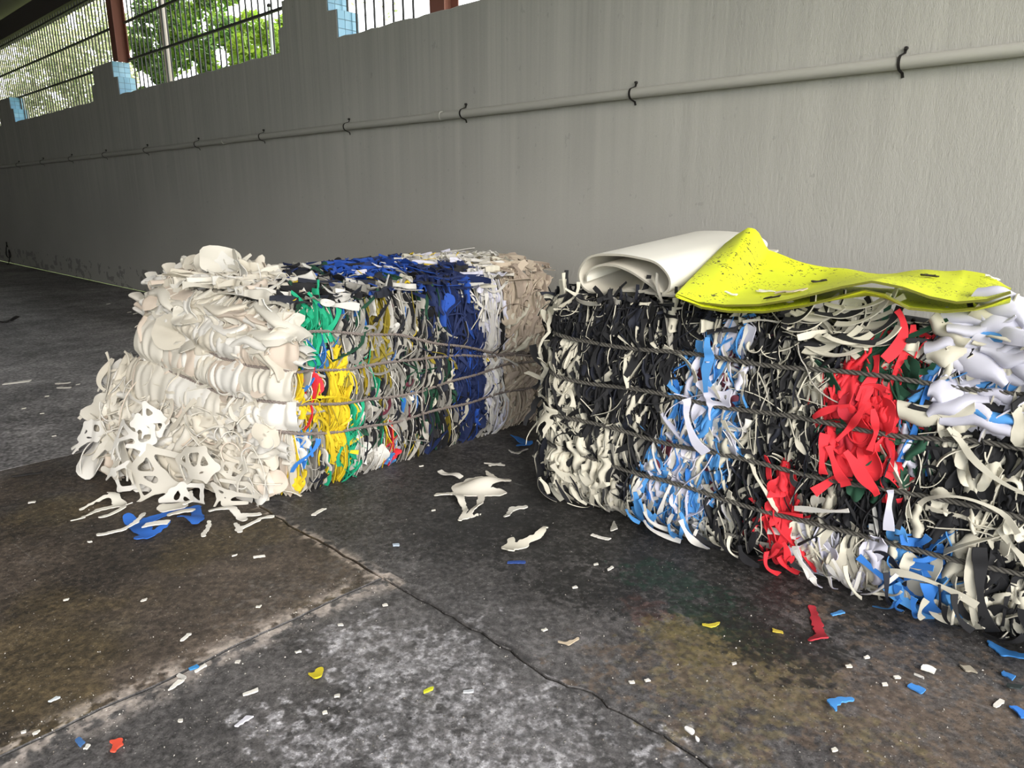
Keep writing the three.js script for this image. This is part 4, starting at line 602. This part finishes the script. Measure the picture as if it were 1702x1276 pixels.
floorScrap('foam_offcut', [[522, 857, 0.012, 538, 847, 0.01]], WH, 'small white chip in front of the multicoloured bale side', {});
floorScrap('foam_offcut', [[655, 907, 0.01, 662, 907, 0.01]], 0xb6c4d2, 'tiny pale blue chip on the grey slab');
floorScrap('foam_offcut', [[215, 868, 0.03, 240, 885, 0.035], [230, 895, 0.02, 245, 890, 0.03], [225, 875, 0.03, 285, 852, 0.014], [285, 852, 0.014, 325, 845, 0.02], [325, 845, 0.025, 330, 868, 0.03], [300, 862, 0.012, 325, 872, 0.025], [245, 893, 0.02, 280, 880, 0.014]], 0x2a63b8, 'blue ring shaped offcut at the foot of the white bale end', { h: 0.04 });
floorScrap('foam_offcut', [[168, 906, 0.012, 205, 898, 0.01], [205, 898, 0.01, 230, 886, 0.01], [230, 886, 0.01, 241, 872, 0.012]], WH, 'long curved white strip crossing the blue offcut', { h: 0.01, y: 0.05 });
floorScrap('foam_offcut', [[245, 890, 0.018, 280, 886, 0.018]], WH, 'white rectangular scrap on the blue offcut', { y: 0.05, h: 0.01 });
floorScrap('foam_offcut', [[275, 850, 0.04, 300, 845, 0.04], [285, 865, 0.02, 315, 860, 0.03]], 0xd8d3c6, 'rounded cream scrap inside the blue offcut', { h: 0.03, y: 0.012 });
floorScrap('foam_offcut', [[320, 838, 0.008, 322, 850, 0.008], [322, 850, 0.008, 310, 856, 0.008]], WH, 'hooked white scrap at the right end of the blue offcut', { y: 0.06 });
floorScrap('foam_offcut', [[338, 891, 0.012, 345, 880, 0.01], [345, 880, 0.01, 348, 870, 0.01]], WH, 'small bone shaped white scrap right of the blue offcut');
floorScrap('foam_offcut', [[352, 856, 0.015, 385, 852, 0.02], [385, 852, 0.02, 405, 865, 0.02], [405, 858, 0.012, 430, 856, 0.015], [392, 872, 0.01, 398, 884, 0.014], [398, 880, 0.01, 430, 872, 0.01], [430, 870, 0.008, 455, 868, 0.012]], WH, 'ragged white lacy offcut under the white bale end', { h: 0.03 });
floorScrap('foam_offcut', [[185, 825, 0.016, 200, 840, 0.03], [200, 840, 0.02, 160, 850, 0.01], [160, 850, 0.008, 140, 860, 0.006], [140, 862, 0.006, 122, 868, 0.008], [205, 850, 0.015, 165, 862, 0.006], [195, 830, 0.012, 135, 848, 0.006], [205, 845, 0.016, 222, 842, 0.006]], 0xdcd8cc, 'forked white offcut with thin fingers left of the blue offcut', { h: 0.04, k: 0.02 });
floorScrap('foam_offcut', [[8, 639, 0.022, 48, 634, 0.03]], WH, 'narrow white strip lying out on the open floor');
floorScrap('foam_offcut', [[96, 638, 0.02, 114, 638, 0.02], [98, 645, 0.02, 115, 645, 0.02]], 0xd6d2c8, 'paired white scraps on the open floor');
floorScrap('foam_offcut', [[6, 536, 0.05, 22, 533, 0.06]], 0x252322, 'dark lump of rubbish far out on the floor', { h: 0.08 });
floorScrap('foam_offcut', [[22, 795, 0.008, 45, 790, 0.014], [45, 790, 0.014, 68, 786, 0.01]], 0x1f1d1c, 'black sliver on the open floor beside the joint');
floorScrap('foam_offcut', [[50, 838, 0.014, 57, 837, 0.014]], WH, 'white lump alone on the brown slab');
floorScrap('foam_offcut', [[122, 745, 0.014, 130, 740, 0.012], [128, 742, 0.008, 130, 750, 0.006]], WH, 'torn white chip left of the bale spill');
floorScrap('foam_offcut', [[514, 1122, 0.008, 528, 1127, 0.01], [528, 1127, 0.012, 532, 1116, 0.012]], 0xd9c62a, 'crumpled yellow scrap on the grey slab', { h: 0.02 });
floorScrap('foam_offcut', [[706, 1152, 0.007, 718, 1149, 0.007]], 0xd8dc2a, 'small lime yellow oblong chip on the pale worn floor', { k: 0.004 });
floorScrap('foam_offcut', [[405, 1156, 0.006, 428, 1149, 0.009]], WH, 'slim white chip between the yellow scrap and the joint');
floorScrap('foam_offcut', [[394, 1208, 0.005, 414, 1194, 0.01]], 0xd8d6de, 'pale lilac pointed chip on the grey slab');
floorScrap('foam_offcut', [[186, 1234, 0.008, 196, 1236, 0.015], [190, 1250, 0.008, 198, 1240, 0.01]], 0xe8553c, 'orange red torn chip beside the slab joint');
floorScrap('foam_offcut', [[130, 1236, 0.007, 138, 1242, 0.008]], 0x3f6aa0, 'blue chip among grit on the slab joint');
floorScrap('foam_offcut', [[142, 1246, 0.006, 148, 1241, 0.006]], WH, 'white crumb next to the blue chip on the joint');
floorScrap('foam_offcut', [[316, 1114, 0.007, 327, 1109, 0.009]], 0x3d8fd0, 'light blue chip on the slab joint');
floorScrap('foam_offcut', [[325, 1122, 0.004, 342, 1112, 0.007]], WH, 'white sliver beside the light blue chip');
floorScrap('foam_offcut', [[280, 1149, 0.003, 300, 1136, 0.01]], WH, 'white triangular sliver on the slab joint');
floorScrap('foam_offcut', [[297, 1124, 0.008, 307, 1129, 0.008]], 0xd0ccc4, 'short grey white roll on the slab joint');
floorScrap('foam_offcut', [[85, 1169, 0.004, 96, 1162, 0.008]], 0xc9d0d2, 'pale triangular chip on the brown slab');
floorScrap('foam_offcut', [[304, 1069, 0.006, 314, 1060, 0.008]], WH, 'white oval chip in the middle of the brown slab');
floorScrap('foam_offcut', [[422, 930, 0.006, 440, 928, 0.006]], WH, 'small white bar on the upper brown slab');
floorScrap('foam_offcut', [[1350, 1012, 0.014, 1358, 1040, 0.018], [1358, 1040, 0.018, 1366, 1062, 0.018], [1366, 1062, 0.022, 1346, 1072, 0.01]], 0xb32b38, 'twisted dark red scrap shaped like an L on the floor', { h: 0.035 });
floorScrap('foam_offcut', [[1382, 1024, 0.006, 1400, 1021, 0.012]], 0x4f93d4, 'small light blue chip by the foot of the black bale', { k: 0.01 });
floorScrap('foam_offcut', [[1380, 1173, 0.016, 1388, 1186, 0.006], [1384, 1174, 0.014, 1416, 1167, 0.007]], 0x4a93d9, 'light blue wedge shaped chip on the stained floor');
floorScrap('foam_offcut', [[1514, 1142, 0.012, 1530, 1150, 0.016]], 0x3f86d0, 'blue square chip below the bale on stained floor');
floorScrap('foam_offcut', [[1518, 1132, 0.003, 1532, 1139, 0.004]], WH, 'thin white shred lying over the blue square chip', { y: 0.015 });
floorScrap('foam_offcut', [[1534, 1114, 0.012, 1550, 1118, 0.014]], 0xe0ddd2, 'white pebble like lump on the stained floor', { h: 0.03 });
floorScrap('foam_offcut', [[1602, 1112, 0.014, 1614, 1114, 0.016]], 0x9d9584, 'tan crumbly lump on the stained floor', { h: 0.025 });
floorScrap('foam_offcut', [[1645, 1070, 0.012, 1670, 1088, 0.02], [1670, 1088, 0.02, 1702, 1100, 0.014]], 0x3c86cf, 'long light blue strip lying off the end of the black bale', { h: 0.03 });
floorScrap('foam_offcut', [[1668, 1122, 0.012, 1680, 1130, 0.016]], 0x3f86d0, 'blue chip under the long light blue strip');
floorScrap('foam_offcut', [[1686, 1180, 0.012, 1702, 1192, 0.018]], 0x2f74c8, 'blue torn chip at the edge of the stained floor');
floorScrap('foam_offcut', [[1676, 1143, 0.012, 1694, 1148, 0.014]], 0x2b3433, 'dark green chip between two blue chips');
floorScrap('foam_offcut', [[1654, 1176, 0.006, 1664, 1166, 0.008]], WH, 'white bone shaped chip among the blue chips');
floorScrap('foam_offcut', [[1168, 1040, 0.005, 1182, 1042, 0.006], [1182, 1042, 0.006, 1196, 1036, 0.005]], 0xcdbc3c, 'thin yellow curl on the green stained floor');
floorScrap('foam_offcut', [[1286, 1049, 0.01, 1300, 1053, 0.006]], 0xc4ae40, 'mustard chip left of the dark red scrap');
floorScrap('foam_offcut', [[928, 1070, 0.003, 945, 1073, 0.004], [945, 1073, 0.004, 960, 1066, 0.003]], 0xb8a890, 'thin tan curl on the grey slab');
floorScrap('foam_offcut', [[855, 730, 0.03, 870, 735, 0.03], [862, 742, 0.02, 880, 745, 0.02]], 0x2f74c4, 'crumpled blue scrap in the gap between the two bales', { h: 0.06 });
floorScrap('foam_offcut', [[846, 750, 0.008, 862, 757, 0.01], [862, 757, 0.01, 876, 748, 0.008]], WH, 'white looped shred in front of the crumpled blue scrap', { h: 0.03 });
floorScrap('foam_offcut', [[806, 772, 0.008, 838, 774, 0.008], [815, 776, 0.008, 832, 771, 0.006]], WH, 'thin white shreds behind the large stringy offcut');
floorScrap('foam_offcut', [[1010, 948, 0.006, 1018, 944, 0.006]], WH, 'white crumb on the oily dark patch');
floorScrap('foam_offcut', [[1142, 1216, 0.006, 1150, 1222, 0.008], [1156, 1228, 0.004, 1160, 1232, 0.005]], 0xd6d4d2, 'shredded white crumb near the long crack');
floorScrap('foam_offcut', [[1072, 1133, 0.006, 1078, 1132, 0.006]], WH, 'white crumb beside the long crack');
floorScrap('foam_offcut', [[772, 1152, 0.006, 786, 1151, 0.006]], 0xc6c8cc, 'pale shredded crumb on the worn floor right of the lime chip');
for (const [x, y] of [[1050, 1136], [905, 1050], [566, 1044], [720, 850], [700, 776], [955, 978], [990, 940], [1440, 1095], [1490, 1128], [1470, 1140], [1386, 1248], [560, 1160], [496, 1088], [430, 1010], [390, 925], [150, 905], [70, 690], [90, 726], [78, 660], [130, 640], [40, 680], [215, 520], [180, 506], [225, 523], [240, 1000], [110, 1000], [60, 1220], [40, 1222], [300, 1200], [540, 1190], [395, 1105], [640, 1010], [1220, 1105], [1410, 1110], [1640, 1045]]) floorScrap('foam_crumb', [[x - 3, y, 0.005, x + 3, y - 1, 0.006]], pick([WH, 0xcfcac0, 0xd9d5c8]), 'tiny white foam crumb scattered on the concrete', { group: 'tiny white crumbs scattered over the floor', k: 0.004 });
{ // grit
  const a = new Acc(); const cols = [0xbdb8ae, 0x8f8a82, 0x3a3634, 0x6e675e].map(C);
  for (let k = 0; k < 1400; k++) { const nearJ = rnd() < 0.3, p = nearJ ? V(-2.31 + rr(-0.12, 0.12), 0, rr(-1.67, -0.2)) : onY(rr(0, 1702), 700 + 570 * Math.sqrt(rnd())); const s = rr(0.0012, 0.0042), c = pick(cols), q = [V(s, 0, 0), V(-s * 0.5, 0, s * 0.8), V(-s * 0.6, 0, -s * 0.9), V(0, s * 1.1, 0)].map((v) => v.applyAxisAngle(V(0, 1, 0), rr(0, 6.28)).add(V(p.x, 0.0005, p.z))); for (const [i, j, l] of [[0, 3, 1], [1, 3, 2], [2, 3, 0]]) { const nn = q[j].clone().sub(q[i]).cross(q[l].clone().sub(q[i])).normalize(), b = [i, j, l].map((m) => a.vert(q[m], nn, c)); a.tri(b[0], b[1], b[2]); } }
  tagMesh(new THREE.Mesh(a.geo(), foam), 'floor_grit', 'fine grit and crumbs strewn over the concrete', 'grit', undefined, 'stuff');
}
renderer.render(scene, camera);
